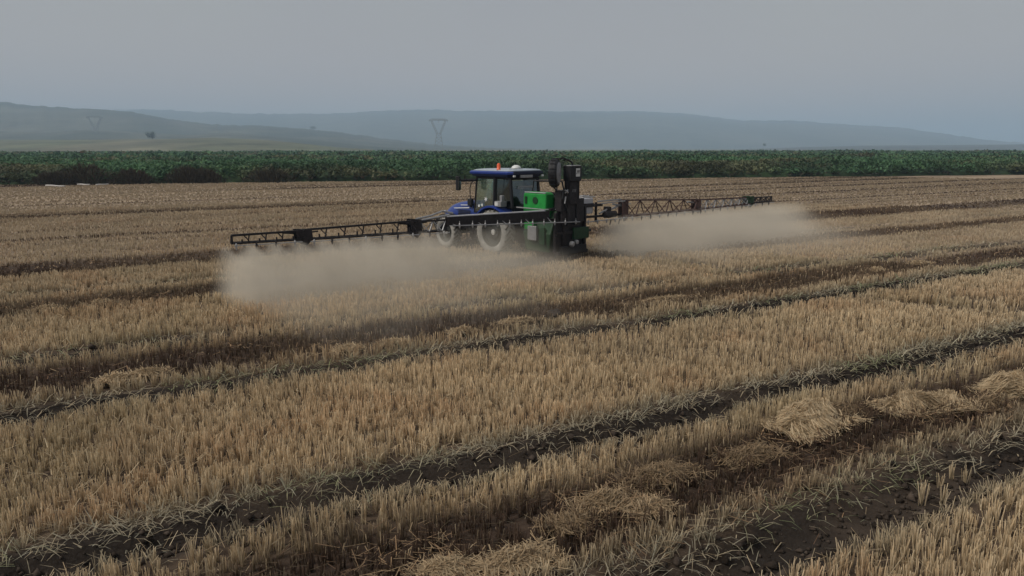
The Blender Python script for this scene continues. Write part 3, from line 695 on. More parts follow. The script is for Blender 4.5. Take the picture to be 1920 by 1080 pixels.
def glass_mat(name, tint, op):
    m = bpy.data.materials.new(name); m.use_nodes = True; t = m.node_tree; t.nodes.clear()
    o = t.nodes.new('ShaderNodeOutputMaterial'); a = t.nodes.new('ShaderNodeBsdfTransparent'); g = t.nodes.new('ShaderNodeBsdfGlossy'); mxs = t.nodes.new('ShaderNodeMixShader')
    a.inputs[0].default_value = tuple(tint) + (1,); g.inputs['Roughness'].default_value = .08; g.inputs[0].default_value = (.8, .9, .9, 1); mxs.inputs[0].default_value = op
    t.links.new(a.outputs[0], mxs.inputs[1]); t.links.new(g.outputs[0], mxs.inputs[2]); t.links.new(mxs.outputs[0], o.inputs[0]); return m
M_glass = glass_mat('cab_glass', (.88, .99, .95), .30)
M_glassd = glass_mat('dark_glass', (.30, .33, .36), .12)
M_mirror = mat('mirror', (.25, .28, .28), .1, .9)

HEAD = R(134)
hx, hy = math.cos(HEAD), math.sin(HEAD)
CX, CY = 2.1, 25.2                       # middle of the sprayer frame
TX, TY = CX + hx * 2.9, CY + hy * 2.9    # rear axle
tractor = empty('tractor', (TX, TY, gz(TX, TY)), HEAD)
tag(tractor, 'blue tractor with pale cab roof pulling away to the left through the stubble', 'tractor')

def wheel(x, y, r, wd, sgn):
    m = MB(); h = wd / 2
    m.lathe((x, y, r), (0, 1, 0), [(-h * .8, r * .62), (-h, r * .70), (-h * .98, r * .86), (-h * .8, r * .955), (h * .8, r * .955), (h * .98, r * .86), (h, r * .70), (h * .8, r * .62)], 36, cap=False)
    o = empty('wheel', (0, 0, 0), 0, tractor)
    m.build('tyre', M_tyre, o, smooth=True)
    lg = MB(); n = 22
    for k in range(n):
        for s in (-1, 1):
            a = 2 * math.pi * (k + (.5 if s > 0 else 0)) / n
            p0 = Vector((x + math.cos(a) * r * .965, y + s * h * .08, r + math.sin(a) * r * .965)); a2 = a + .22
            p1 = Vector((x + math.cos(a2) * r * .955, y + s * h * .98, r + math.sin(a2) * r * .955))
            lg.bar(p0, p1, .045, .06)
    lg.build('tread_lug', M_lug, o)['kind'] = 'stuff'
    m = MB(); q = h * .75 * sgn
    m.lathe((x, y, r), (0, sgn, 0), [(-h * .8, r * .60), (h * .82, r * .635), (h * .86, r * .60), (h * .35, r * .54), (h * .12, r * .40), (h * .10, r * .30), (h * .38, r * .26), (h * .42, r * .12), (h * .5, r * .10)], 32)
    m.build('rim', M_rim, o, smooth=False)
    MB().lathe((x, y, r), (0, sgn, 0), [(h * .30, r * .13), (h * .55, r * .12), (h * .58, r * .05)], 16).build('hub', M_hub, o)
    m = MB()
    for k in range(8):
        a = k * math.pi / 4; m.lathe((x + math.cos(a) * r * .2, y + sgn * h * .40, r + math.sin(a) * r * .2), (0, sgn, 0), [(0, .022), (.03, .022)], 6)
    m.build('wheel_bolts', M_dark, o)['kind'] = 'stuff'
for s in (1, -1):
    wheel(0, s * .95, .84, .50, s); wheel(2.75, s * .93, .62, .40, s)

m = MB(); m.box((1.5, 0, .86), (3.4, .46, .42)); m.box((0, 0, .85), (.7, 1.3, .34)); m.box((2.75, 0, .62), (.3, 1.35, .2)); m.box((3.55, 0, .78), (.7, .62, .42)); m.box((-.5, 0, .75), (.5, .6, .5))
m.build('chassis', M_black, tractor, .02)
m = MB(); m.box((1.15, .62, .72), (.95, .42, .50)); m.build('fuel_tank', M_black, tractor, .06)
m = MB(); m.box((1.15, -.62, .72), (.95, .42, .50)); m.build('battery_box', M_black, tractor, .06)
m = MB()
for i in range(3): m.box((1.45, .86, .42 + i * .28), (.34, .22, .03))
m.bar((1.62, .95, .40), (1.62, .95, 1.02), .03); m.bar((1.28, .95, .40), (1.28, .95, 1.02), .03); m.build('step', M_dark, tractor)
# hood
rings = []
for x, zt, zb, wt, wb in ((1.30, 1.90, 1.05, .36, .42), (2.0, 1.87, 1.02, .35, .43), (2.7, 1.80, 1.0, .33, .42), (3.2, 1.70, .98, .30, .40), (3.55, 1.56, .96, .26, .37), (3.78, 1.36, .95, .22, .33), (3.88, 1.12, .94, .18, .28)):
    rings.append([(x, -wb, zb), (x, -wb * 1.02, (zb + zt) / 2), (x, -wt, zt - .12), (x, -wt * .6, zt - .02), (x, 0, zt), (x, wt * .6, zt - .02), (x, wt, zt - .12), (x, wb * 1.02, (zb + zt) / 2), (x, wb, zb)])
hood = MB().loft(rings).build('hood', M_blue, tractor, smooth=True)
hood.modifiers.new('sub', 'SUBSURF').render_levels = 2
for s in (1, -1):
    m = MB()
    for k in range(5): m.bar((2.0 + .0 * k, s * .445, 1.22 + .06 * k), (2.75, s * .437, 1.20 + .06 * k), .012, .028)
    m.build('side_grille', M_black, hood)
    m = MB(); m.prism([(2.05, 1.56), (2.95, 1.50), (3.0, 1.53), (2.05, 1.60)], s * .437, s * .447); m.prism([(2.15, 1.66), (2.6, 1.64), (2.6, 1.67), (2.15, 1.69)], s * .40, s * .415); m.build('decal', M_white, hood)
m = MB(); m.box((3.86, 0, 1.12), (.06, .36, .34)); m.build('grille', M_black, hood, .03)
for s in (1, -1):
    m = MB(); m.lathe((3.80, s * .2, 1.3), (1, 0, 0), [(0, .07), (.05, .07), (.06, .05)], 16); m.build('headlight', M_white, hood)
# dark intake and rail at the windscreen foot
m = MB(); m.box((1.95, .46, 1.80), (.24, .14, .26)); m.tube([(1.95, .46, 1.6), (1.95, .46, 1.95)], .05, 10); m.build('air_intake', M_black, tractor, .02)
m = MB(); m.tube([(1.9, .48, 1.85), (1.93, .50, 2.1), (1.88, .54, 2.35), (1.72, .62, 2.52), (1.50, .72, 2.62)], .018, 8); m.build('handrail', M_black, tractor)
m = MB(); m.tube([(1.75, -.5, 1.1), (1.75, -.5, 2.3), (1.70, -.5, 2.55)], .055, 12); m.build('exhaust_pipe', M_dark, tractor)

# cab
m = MB()
m.prism([(-.52, 1.15), (1.38, 1.15), (1.50, 1.55), (1.38, 1.72), (-.60, 1.72)], -.62, .62)
m.build('cab_base', M_navy, tractor, .03)
m = MB()
PF, PB, PR = (1.46, 1.70), (1.28, 2.78), None
def post(x0, z0, x1, z1, y0, y1, t):
    for s in (1, -1): m.bar((x0, s * y0, z0), (x1, s * y1, z1), t)
post(1.44, 1.45, 1.26, 2.80, .70, .72, .06); post(.22, 1.6, .20, 2.80, .80, .76, .13); post(-.62, 1.72, -.52, 2.80, .70, .70, .09)
m.bar((1.26, -.72, 2.76), (1.26, .72, 2.76), .07); m.bar((-.53, -.70, 2.76), (-.53, .70, 2.76), .08); m.bar((-.62, -.70, 1.73), (-.62, .70, 1.73), .07)
for s in (1, -1): m.bar((1.26, s * .72, 2.77), (-.53, s * .71, 2.77), .07); m.bar((1.44, s * .71, 1.46), (.22, s * .80, 1.60), .05); m.bar((.22, s * .80, 1.68), (-.62, s * .71, 1.74), .06)
m.build('cab_frame', M_black, tractor, .01)
def pane(name, P, mt, parent=tractor):
    V = [Vector(p) for p in P]; n = (V[1] - V[0]).cross(V[2] - V[0]).normalized() * .006
    k = len(V); mb = MB(); mb.add([p + n for p in V] + [p - n for p in V], [tuple(range(k)), tuple(range(2 * k - 1, k - 1, -1))] + [(i, i + k, (i + 1) % k + k, (i + 1) % k) for i in range(k)])
    return mb.build(name, mt, parent)
dw = None
for s in (1, -1):
    q = pane('door_window', [(1.42, s * .715, 1.50), (.28, s * .79, 1.64), (.27, s * .755, 2.73), (1.25, s * .72, 2.73)], M_glass)
    if s == 1: dw = q
    pane('rear_side_window', [(.16, s * .79, 1.72), (-.58, s * .715, 1.77), (-.50, s * .705, 2.72), (.14, s * .755, 2.72)], M_glassd)
pane('windscreen', [(1.44, -.68, 1.62), (1.44, .68, 1.62), (1.27, .69, 2.72), (1.27, -.69, 2.72)], M_glass)
rw = pane('rear_window', [(-.61, -.66, 1.78), (-.61, .66, 1.78), (-.53, .66, 2.70), (-.53, -.66, 2.70)], M_glassd)
m = MB(); m.bar((-.60, .42, 2.48), (-.60, -.36, 2.48), .03, .035); m.bar((-.60, .42, 2.42), (-.60, -.36, 2.42), .02, .02); m.build('wiper', M_grey, rw)
# star and round stickers on the door window
def star(c, r, n=6, y=.012):
    cx_, cy_, cz_ = c; P = []
    for k in range(n * 2):
        a = math.pi / 2 + k * math.pi / n + .2; rr2 = r if k % 2 == 0 else r * .42; P.append((cx_ + math.cos(a) * rr2, cz_ + math.sin(a) * rr2))
    return MB().prism(P, cy_, cy_ + .006)
star((.70, .785, 1.99), .10).build('star_sticker', M_white, dw)
MB().lathe((1.12, .755, 1.72), (0, 1, 0), [(0, .05), (.012, .05)], 14).build('round_sticker', M_white, dw)
MB().lathe((.92, .775, 1.76), (0, 1, 0), [(0, .05), (.012, .05)], 14).build('round_sticker', M_white, dw)
# roof: blue shell with a pale top, navy headliner
m = MB()
def rr_ring(z, x0, x1, hw, c=.16):
    P = [(x0 + c, -hw), (x1 - c * 1.6, -hw), (x1 - c * .5, -hw * .82), (x1, -hw * .4), (x1, hw * .4), (x1 - c * .5, hw * .82), (x1 - c * 1.6, hw), (x0 + c, hw), (x0, hw - c), (x0, -hw + c)]
    return [(a, b, z) for a, b in P]
m.loft([rr_ring(2.80, -.60, 1.42, .76), rr_ring(2.84, -.66, 1.62, .84), rr_ring(2.92, -.70, 1.72, .87)]).build('roof_lining', M_navy, tractor)
roof = MB().loft([rr_ring(2.922, -.71, 1.74, .875), rr_ring(2.98, -.72, 1.76, .885), rr_ring(3.03, -.70, 1.70, .86)]).build('roof', M_blue, tractor)
MB().loft([rr_ring(3.032, -.72, 1.62, .85), rr_ring(3.075, -.70, 1.45, .80), rr_ring(3.10, -.6, 1.2, .66)]).build('roof_top', M_roof, roof, smooth=True)
MB().box((-.735, 0, 2.975), (.05, 1.50, .10)).build('rear_roof_panel', M_navy, roof, .012)
for s in (1, -1):
    MB().box((-.745, s * .72, 2.86), (.05, .11, .07)).build('work_light', M_white, roof, .015)
MB().box((-.74, .12, 2.85), (.06, .62, .10)).build('number_plate_panel', M_grey, roof, .01)
bcn = MB().lathe((.05, .74, 3.06), (0, 0, 1), [(0, .075), (.03, .08), (.04, .068), (.20, .062), (.25, .035)], 16).build('beacon', M_orange, tractor, smooth=True)
MB().lathe((.05, .74, 3.03), (0, 0, 1), [(0, .05), (.035, .085)], 12).build('beacon_base', M_black, bcn)
MB().lathe((-.32, .22, 3.09), (0, 0, 1), [(0, .17), (.05, .18), (.11, .14), (.155, .06)], 20).build('antenna_dome', M_white, tractor, smooth=True)
MB().box((-.32, .22, 3.085), (.30, .42, .05)).build('antenna_bracket', M_black, tractor)
# mirror
for s in (1, -1):
    mr = empty('mirror', (0, 0, 0), 0, tractor)
    m = MB(); m.tube([(1.30, s * .74, 2.68), (1.52, s * 1.0, 2.67), (1.62, s * 1.28, 2.66)], .05, 8); m.build('mirror_arm', M_black, mr)
    rt = Matrix.Rotation(s * .25, 3, 'Z')
    MB().box((1.63, s * 1.33, 2.56), (.12, .20, .52), rt).build('mirror_housing', M_black, mr, .03)
    MB().box((1.563, s * 1.315, 2.56), (.012, .155, .44), rt).build('mirror_glass', M_mirror, mr)
# fenders
for s in (1, -1):
    P = []; n = 14
    for k in range(n + 1):
        a = R(12 + 136 * k / n); P.append((.03 + math.cos(a) * .98, .84 + math.sin(a) * .97))
    Q = [(.03 + math.cos(R(12 + 136 * k / n)) * .93, .84 + math.sin(R(12 + 136 * k / n)) * .90) for k in range(n, -1, -1)]
    m = MB()
    for k in range(n):
        poly = [P[k], P[k + 1], Q[n - k - 1], Q[n - k]]; m.prism(poly, s * .66, s * 1.20)
    m.build('fender', M_blue, tractor)
    MB().prism([(-.6, 1.2), (.95, 1.05), (.8, 1.5), (.2, 1.70), (-.5, 1.62)], s * .62, s * .68).build('fender_inner', M_navy, tractor)
    P = [(2.75 + math.cos(R(20 + 140 * k / 8)) * .70, .62 + math.sin(R(20 + 140 * k / 8)) * .70) for k in range(9)]
    m = MB()
    for k in range(8): m.bar((P[k][0], s * .93, P[k][1]), (P[k + 1][0], s * .93, P[k + 1][1]), .40, .03)
    m.build('front_mudguard', M_black, tractor)
tb = MB().box((-.32, 1.0, 1.88), (.34, .30, .20)).build('toolbox', M_grey, tractor, .02)
MB().box((-.42, 1.02, 2.06), (.12, .14, .26)).build('canister', M_grey, tractor, .02)
MB().box((-.26, 1.155, 1.88), (.16, .01, .12)).build('box_label', M_white, tb)
# seat, wheel, floor inside
m = MB(); m.box((.28, 0, 1.72), (.5, .5, .1)); m.box((.02, 0, 1.78), (.14, .50, .14)); m.box((.0, 0, 2.08), (.12, .46, .62), Matrix.Rotation(-.1, 3, 'Y')); m.build('seat', M_black, tractor, .03)
m = MB(); m.tube([(1.20, 0, 1.6), (1.02, 0, 2.02)], .03, 8)
sw_ = [(1.0 + .04 * math.cos(a) * 2, .19 * math.sin(a), 2.04 + .17 * math.cos(a) * .4) for a in [k * 2 * math.pi / 20 for k in range(21)]]
m.tube(sw_, .014, 6); m.build('steering_wheel', M_black, tractor)
m = MB(); m.box((1.32, 0, 1.78), (.14, .5, .3)); m.build('dashboard', M_black, tractor, .03)

# ------------------------------------------------------------------ driver
def person():
    root = empty('person', (TX, TY, gz(TX, TY)), HEAD)
    J = {'pel': ((.22, 0, 1.86), .15), 'waist': ((.20, 0, 2.02), .14), 'chest': ((.22, 0, 2.24), .165), 'neckb': ((.24, 0, 2.40), .075), 'neck': ((.26, 0, 2.47), .055),
         'head0': ((.29, 0, 2.55), .085), 'head1': ((.29, 0, 2.66), .095),
         'shl': ((.22, .18, 2.36), .07), 'ell': ((.42, .27, 2.12), .048), 'wrl': ((.80, .20, 2.10), .033), 'hal': ((.90, .18, 2.12), .038),
         'shr': ((.22, -.18, 2.36), .07), 'elr': ((.42, -.27, 2.12), .048), 'wrr': ((.80, -.20, 2.10), .033), 'har': ((.90, -.18, 2.12), .038),
         'hil': ((.26, .11, 1.84), .10), 'knl': ((.72, .14, 1.84), .07), 'anl': ((.95, .14, 1.50), .05), 'tol': ((1.12, .14, 1.46), .04),
         'hir': ((.26, -.11, 1.84), .10), 'knr': ((.72, -.14, 1.84), .07), 'anr': ((.95, -.14, 1.50), .05), 'tor': ((1.12, -.14, 1.46), .04)}
    E_ = [('pel', 'waist'), ('waist', 'chest'), ('chest', 'neckb'), ('neckb', 'neck'), ('neck', 'head0'), ('head0', 'head1'), ('chest', 'shl'), ('shl', 'ell'), ('ell', 'wrl'), ('wrl', 'hal'),
          ('chest', 'shr'), ('shr', 'elr'), ('elr', 'wrr'), ('wrr', 'har'), ('pel', 'hil'), ('hil', 'knl'), ('knl', 'anl'), ('anl', 'tol'), ('pel', 'hir'), ('hir', 'knr'), ('knr', 'anr'), ('anr', 'tor')]
    for s, hnd in ((1, 'hal'), (-1, 'har')):
        for k in range(4):
            b = J[hnd][0]; J[f'f{hnd}{k}a'] = ((b[0] + .045, b[1] - s * (.02 - .018 * k), b[2] + .03 - .012 * k), .0095); J[f'f{hnd}{k}b'] = ((b[0] + .08 - .004 * k, b[1] - s * (.02 - .018 * k), b[2] - .0 - .012 * k), .008)
            E_ += [(hnd, f'f{hnd}{k}a'), (f'f{hnd}{k}a', f'f{hnd}{k}b')]
        J[f't{hnd}'] = ((b[0] + .02, b[1] - s * .05, b[2] + .02), .01); E_.append((hnd, f't{hnd}'))
    ks = list(J); me = bpy.data.meshes.new('body'); me.from_pydata([J[k][0] for k in ks], [(ks.index(a), ks.index(b)) for a, b in E_], [])
    o = bpy.data.objects.new('body', me); col.objects.link(o); o.parent = root
    sk = o.modifiers.new('skin', 'SKIN')
    for i, k in enumerate(ks): me.skin_vertices[0].data[i].radius = (J[k][1], J[k][1]); me.skin_vertices[0].data[i].use_root = (i == 0)
    o.modifiers.new('sub', 'SUBSURF').render_levels = 2
    m_ = bpy.data.materials.new('clothes_and_skin'); m_.use_nodes = True; t = m_.node_tree; p = t.nodes['Principled BSDF']; p.inputs['Roughness'].default_value = .85
    g = t.nodes.new('ShaderNodeTexCoord'); sp = t.nodes.new('ShaderNodeSeparateXYZ'); r_ = t.nodes.new('ShaderNodeValToRGB'); mp = t.nodes.new('ShaderNodeMapRange')
    mp.inputs[1].default_value = 1.4; mp.inputs[2].default_value = 2.8
    t.links.new(g.outputs['Object'], sp.inputs[0]); t.links.new(sp.outputs[2], mp.inputs[0]); t.links.new(mp.outputs[0], r_.inputs[0])
    r_.color_ramp.interpolation = 'CONSTANT'; r_.color_ramp.elements[0].color = (.02, .022, .03, 1); r_.color_ramp.elements[1].position = .765; r_.color_ramp.elements[1].color = (.28, .16, .11, 1)
    e = r_.color_ramp.elements.new(.36); e.color = (.03, .045, .045, 1)
    t.links.new(r_.outputs[0], p.inputs['Base Color']); me.materials.append(m_)
    M_skin = mat('skin', (.28, .16, .11), .6)
    MB().lathe((.385, 0, 2.60), (1, 0, -.2), [(0, .022), (.03, .012)], 8).build('nose', M_skin, o)
    for s in (1, -1): MB().lathe((.29, s * .095, 2.60), (0, s, 0), [(-.01, .03), (.012, .026)], 10).build('ear', M_skin, o); MB().lathe((.372, s * .035, 2.635), (1, 0, 0), [(0, .012), (.008, .006)], 8).build('eye', M_black, o)
    MB().box((.382, 0, 2.555), (.012, .05, .012)).build('mouth', M_rust, o)
    MB().lathe((.275, 0, 2.645), (-.1, 0, 1), [(0, .112), (.04, .115), (.09, .09), (.115, .03)], 16).build('hair', M_black, root, smooth=True)
    tag(root, 'seated driver in dark clothes behind the door window, hands on the steering wheel', 'person')
person()

# ------------------------------------------------------------------ mounted sprayer
sp = empty('sprayer', (CX, CY, gz(CX, CY)), HEAD)
tag(sp, 'green tank sprayer with wide folding boom mounted behind the blue tractor', 'sprayer')
# tank
tk = MB(); tk.loft([[(.45, .92, 1.52), (1.45, .92, 1.52), (1.45, .55, 1.52), (.45, .55, 1.52)], [(.42, .94, 1.7), (1.5, .94, 1.7), (1.5, .5, 1.7), (.42, .5, 1.7)], [(.42, .92, 2.28), (1.5, .92, 2.28), (1.5, .5, 2.28), (.42, .5, 2.28)], [(.47, .86, 2.36), (1.44, .86, 2.36), (1.44, .56, 2.36), (.47, .56, 2.36)]])
tank = tk.build('green_tank', M_green, sp, .05)
MB().box((.95, .895, 2.345), (1.0, .05, .03)).build('tank_rim', M_whitish, tank, .01)
m = MB(); m.lathe((.9, .945, 2.08), (0, 1, 0), [(0, .12), (.01, .12)], 20); m.build('tank_recess', M_dgreen, tank)
m = MB(); m.prism([(1.30, 1.95), (1.40, 1.95), (1.40, 2.2), (1.30, 2.2)], .94, .955); m.build('tank_slot', M_dgreen, tank)
MB().box((1.22, .82, 1.30), (.46, .22, .5)).build('lower_green_panel', M_green, sp, .03)
mt = MB(); mt.loft([[(.3, -.55, .30), (1.45, -.55, .30), (1.45, .86, .30), (.3, .86, .30)], [(.22, -.57, .95), (1.55, -.57, .95), (1.55, .9, .95), (.22, .9, .95)], [(.22, -.57, 1.95), (1.5, -.57, 1.95), (1.5, .49, 1.95), (.22, .49, 1.95)], [(.35, -.48, 2.22), (1.4, -.48, 2.22), (1.4, .45, 2.22), (.35, .45, 2.22)]])
main = mt.build('main_tank', M_dgreen, sp, .06)
MB().lathe((.9, -.1, 2.2), (0, 0, 1), [(0, .24), (.08, .24), (.10, .2)], 20).build('tank_lid', M_black, main)
m = MB(); m.box((1.0, .96, .95), (.42, .10, .50)); m.build('chemical_box', M_grey, sp, .02); m = MB(); m.box((.55, .93, .88), (.22, .06, .6)); m.build('side_panel', M_dgreen, sp, .02)
m = MB()
for s in (1, -1):
    m.bar((1.75, s * .42, .55), (-.05, s * .42, .55), .1); m.bar((1.62, s * .42, .55), (1.62, s * .42, 1.6), .09); m.bar((-.05, s * .55, .5), (-.05, s * .55, 1.9), .1); m.bar((-.05, s * .42, .55), (-.05, s * .42, .28), .06)
m.bar((-.05, -.9, 1.0), (-.05, .9, 1.0), .09); m.bar((-.05, -.6, 1.9), (-.05, .6, 1.9), .09); m.bar((-.05, -.7, .30), (-.05, .85, .30), .12); m.bar((1.62, -.42, 1.6), (1.62, .42, 1.6), .08)
m.build('frame', M_dark, sp, .008)
for s in (1, -1):
    m = MB(); m.bar((1.75, s * .4, .62), (2.45, s * .42, .7), .07); m.build('lower_link', M_dark, sp)
MB().bar((1.7, 0, 1.45), (2.35, 0, 1.3), .06).build('top_link', M_dark, sp)
# mast with lifting column, drum and control box
m = MB(); m.box((-.12, .45, 2.2), (.16, .12, 1.9)); m.box((-.12, -.02, 2.0), (.16, .12, 1.5)); m.box((-.10, .15, 1.75), (.10, 1.1, .8)); m.box((-.14, .22, 2.35), (.12, .62, .75)); m.box((-.12, .22, 2.72), (.14, .6, .12))
m.box((-.02, .62, 2.1), (.3, .34, .7))
m.build('mast', M_dark, sp, .01)
bx = MB().box((-.16, .24, 3.00), (.34, .56, .50)).build('control_box', M_black, sp, .02)
MB().box((-.16, .28, 3.265), (.36, .50, .03)).build('box_lid', M_grey, bx, .008)
st = MB().box((-.336, .16, 3.04), (.008, .20, .27)).build('sticker', M_white, bx)
m = MB(); m.tube([(-.343, .23, 2.99), (-.343, .20, 3.08), (-.343, .17, 3.12), (-.343, .14, 3.07), (-.343, .13, 3.0), (-.343, .10, 3.09), (-.343, .09, 3.13)], .011, 6)
m.build('sticker_mark', M_dark, st)
dc = Vector((.12, .80, 3.03)); wax = Vector((.97, -.25, 0)); axl = Matrix.Rotation(-HEAD, 3, 'Z') @ wax
dr = MB().lathe(dc, axl, [(-.15, .30), (-.15, .44), (-.06, .47), (.06, .47), (.12, .44), (.12, .40)], 32).build('hose_drum', M_black, sp, smooth=False)
MB().lathe(dc, axl, [(.10, .37), (.145, .36), (.15, .12), (.17, .10)], 28).build('drum_face', mat('drum_grey', (.26, .26, .28), .55), dr)
m = MB()
for k in range(16):
    a = k * math.pi / 8; u_ = axl.orthogonal().normalized(); v_ = axl.cross(u_); p = dc + (u_ * math.cos(a) + v_ * math.sin(a)) * .475
    m.bar(p - axl * .1, p + axl * .08, .03)
m.build('drum_rib', M_black, dr)['kind'] = 'stuff'
m = MB(); m.tube([(.0, .5, 3.45), (-.05, .35, 3.46), (-.08, .2, 3.38), (-.1, .15, 3.26)], .03, 8); m.box((.03, .62, 3.50), (.2, .3, .05)); m.build('drum_bracket', M_dark, sp)
m = MB(); m.tube([(-.2, .8, 2.75), (-.22, .74, 2.5), (-.2, .78, 2.2), (-.2, .6, 1.9), (-.18, .4, 1.6)], .028, 8); m.tube([(.25, .82, 2.62), (.1, .8, 2.5), (0, .7, 2.3)], .028, 8); m.build('hose', M_hose, sp)
m = MB(); m.lathe((-.24, .62, 2.42), (0, 1, .6), [(-.09, .03), (0, .05), (.09, .02)], 8); m.lathe((-.24, .62, 2.42), (0, 1, -.8), [(-.09, .02), (0, .03), (.09, .02)], 8); m.tube([(-.24, .65, 2.25), (-.25, .71, 2.02)], .025, 8); m.build('valve', M_grey, sp)
m = MB()
for k in range(3): m.bar((-.215, .28 - .07 * k, 2.38), (-.215, .26 - .07 * k, 2.48), .012)
m.build('mast_marks', M_grey, sp)
m = MB(); m.tube([(1.5, .45, 2.36), (1.45, .45, 2.72), (.35, .45, 2.72), (.35, .45, 2.36)], .025, 8); m.tube([(1.5, .2, 2.3), (1.45, .2, 2.72), (.35, .2, 2.72)], .022, 8); m.bar((1.6, .3, 2.32), (.2, .3, 2.32), .12, .05); m.build('platform_rail', M_dark, sp)
ct = MB().box((.25, -.86, 1.84), (.42, .56, .56)).build('clean_water_tank', M_whitish, sp, .05)
MB().box((.25, -.86, 1.90), (.44, .58, .06)).build('strap', M_dark, ct)
m = MB(); m.tube([(.45, -.6, 2.14), (.2, -.75, 2.19), (.1, -.95, 2.16), (.3, -1.15, 2.17)], .03, 8); m.tube([(.0, -.55, 2.17), (.0, -1.15, 2.15)], .022, 8); m.build('water_pipe', M_grey, ct)
m = MB(); m.tube([(1.75, 1.0, 1.80), (.4, 1.04, 1.80), (-.1, .6, 1.82)], .022, 8); m.build('side_pipe', M_grey, sp)
m = MB(); m.box((-.12, .1, .42), (.12, 1.3, .26)); m.lathe((.5, -.45, .33), (0, 1, 0), [(0, .28), (.16, .28)], 20); m.lathe((.5, .5, .33), (0, 1, 0), [(0, .28), (.16, .28)], 20); m.box((1.9, 0, .72), (.75, .9, .55)); m.box((2.3, 0, .95), (.5, .5, .3)); m.build('under_shade_fill', M_black, sp, .02)  # black tray blocks and discs, added to fill the dark shade under the machine
m = MB(); m.lathe((-.2, .30, .62), (-1, 0, 0), [(0, .10), (.08, .10), (.12, .06)], 14); m.lathe((-.16, .02, .66), (-1, 0, 0), [(0, .08), (.08, .08), (.1, .05)], 14); m.build('filter_housing', M_grey, sp)

BD = R(38.66)
def B(s, z, wv=0):
    """boom coordinates: s to the right along the boom (world direction 38.66 deg), wv towards the rear; returns sprayer-local"""
    k = abs(s) / 11.85
    wx, wy = CX + .10 + math.cos(BD) * s, CY + .33 + math.sin(BD) * s
    off = -.75 - .0 * k      # boom hangs behind the frame
    wx += -math.sin(BD) * (off * .0 - wv) * 1.0; wy += math.cos(BD) * (off * .0 - wv)
    wz = z + .14 * k * k
    p = Vector((wx - CX, wy - CY, 0)); p = Matrix.Rotation(-HEAD, 3, 'Z') @ p
    return Vector((p.x, p.y, wz))
ZP = 1.36
def truss(s0, s1, h0, h1, dep, mtx, brc, n, label=None, diag=True):
    m = MB(); t = .045
    for wv in (0, dep):
        m.bar(B(s0, ZP + .03, .10 + wv), B(s1, ZP + .03, .10 + wv), t)
    m.bar(B(s0, ZP + h0, .10 + dep / 2), B(s1, ZP + h1, .10 + dep / 2), t * 1.2)
    m.bar(B(s0, ZP, .10 + dep / 2), B(s0, ZP + h0, .10 + dep / 2), t); m.bar(B(s1, ZP, .10 + dep / 2), B(s1, ZP + h1, .10 + dep / 2), t)
    o = m.build('boom_section', mtx, sp)
    m = MB()
    for k in range(n):
        a = s0 + (s1 - s0) * k / n; b = s0 + (s1 - s0) * (k + 1) / n; ha = h0 + (h1 - h0) * k / n; hb = h0 + (h1 - h0) * (k + 1) / n; mid = (a + b) / 2
        for wv in ((0, dep) if diag else ()):
            m.bar(B(a, ZP + ha, .10 + dep / 2), B(mid, ZP + .03, .10 + wv), t * .6); m.bar(B(mid, ZP + .03, .10 + wv), B(b, ZP + hb, .10 + dep / 2), t * .6)
        if not diag:
            m.bar(B(mid, ZP + .03, .10 + dep), B(mid, ZP + ha * .55, .10 + dep), t * .7); m.bar(B(a + (b - a) * .3, ZP + ha * .9, .10 + dep / 2), B(a + (b - a) * .12, ZP + ha * .4, .10 + dep), t * .5)
        m.bar(B(mid, ZP + .03, .10), B(mid, ZP + .03, .10 + dep), t * .6); m.bar(B(b, ZP + .02, .10), B(b, ZP + hb, .10 + dep / 2), t * .6)
    m.build('brace', brc, o)
    m = MB(); m.tube([B(s0, ZP - .02, .16 + dep), B(s1, ZP - .02, .16 + dep)], .014, 6); m.build('nozzle_pipe', M_grey, o)
    sg = 1 if s1 > s0 else -1; k = 0; s_ = s0 + sg * .2
    while (s_ - s1) * sg < 0:
        q = MB(); p = B(s_, ZP - .02, .16 + dep); q.lathe(p + Vector((0, 0, .06)), (0, 0, -1), [(0, .012), (.04, .03), (.10, .03), (.13, .018), (.17, .012)], 8); q.build('nozzle', M_dark if k % 3 else M_grey, o); k += 1; s_ += sg * .5
    if label: o['label'] = label
    return o
def joint(s, h, mtx, wd=.22):
    q = MB(); q.prism([(0, 0), (1, 0), (1, 1), (0, 1)], 0, 1) if False else None
    for wv in (.04, .26):
        c = [B(s - wd / 2, ZP - .06, wv), B(s + wd / 2, ZP - .06, wv), B(s + wd * .35, ZP - .14, wv), B(s - wd * .1, ZP - .16, wv)]
        P = [B(s - wd * .5, ZP + h, wv), B(s + wd * .5, ZP + h * .95, wv), B(s + wd * .55, ZP + .02, wv), B(s + wd * .1, ZP - .14, wv), B(s - wd * .45, ZP - .02, wv)]
        P2 = [p + (B(s, 0, wv + .03) - B(s, 0, wv)) for p in P]; n = len(P)
        q.add(P + P2, [tuple(range(n)), tuple(range(2 * n - 1, n - 1, -1))] + [(i, (i + 1) % n, (i + 1) % n + n, i + n) for i in range(n)])
    q.tube([B(s, ZP + h * .8, 0), B(s, ZP + h * .8, .32)], .05, 10); q.tube([B(s, ZP + .05, 0), B(s, ZP + .05, .32)], .05, 10)
    o = q.build('hinge', mtx, sp, .004)
    q = MB(); q.tube([B(s - .5, ZP + h * .75, .12), B(s - .05, ZP + h * .62, .12)], .035, 8); q.tube([B(s + .05, ZP + h * .62, .12), B(s + .45, ZP + h * .7, .12)], .02, 8); q.build('folding_cylinder', M_grey if s > 0 else M_dark, o)
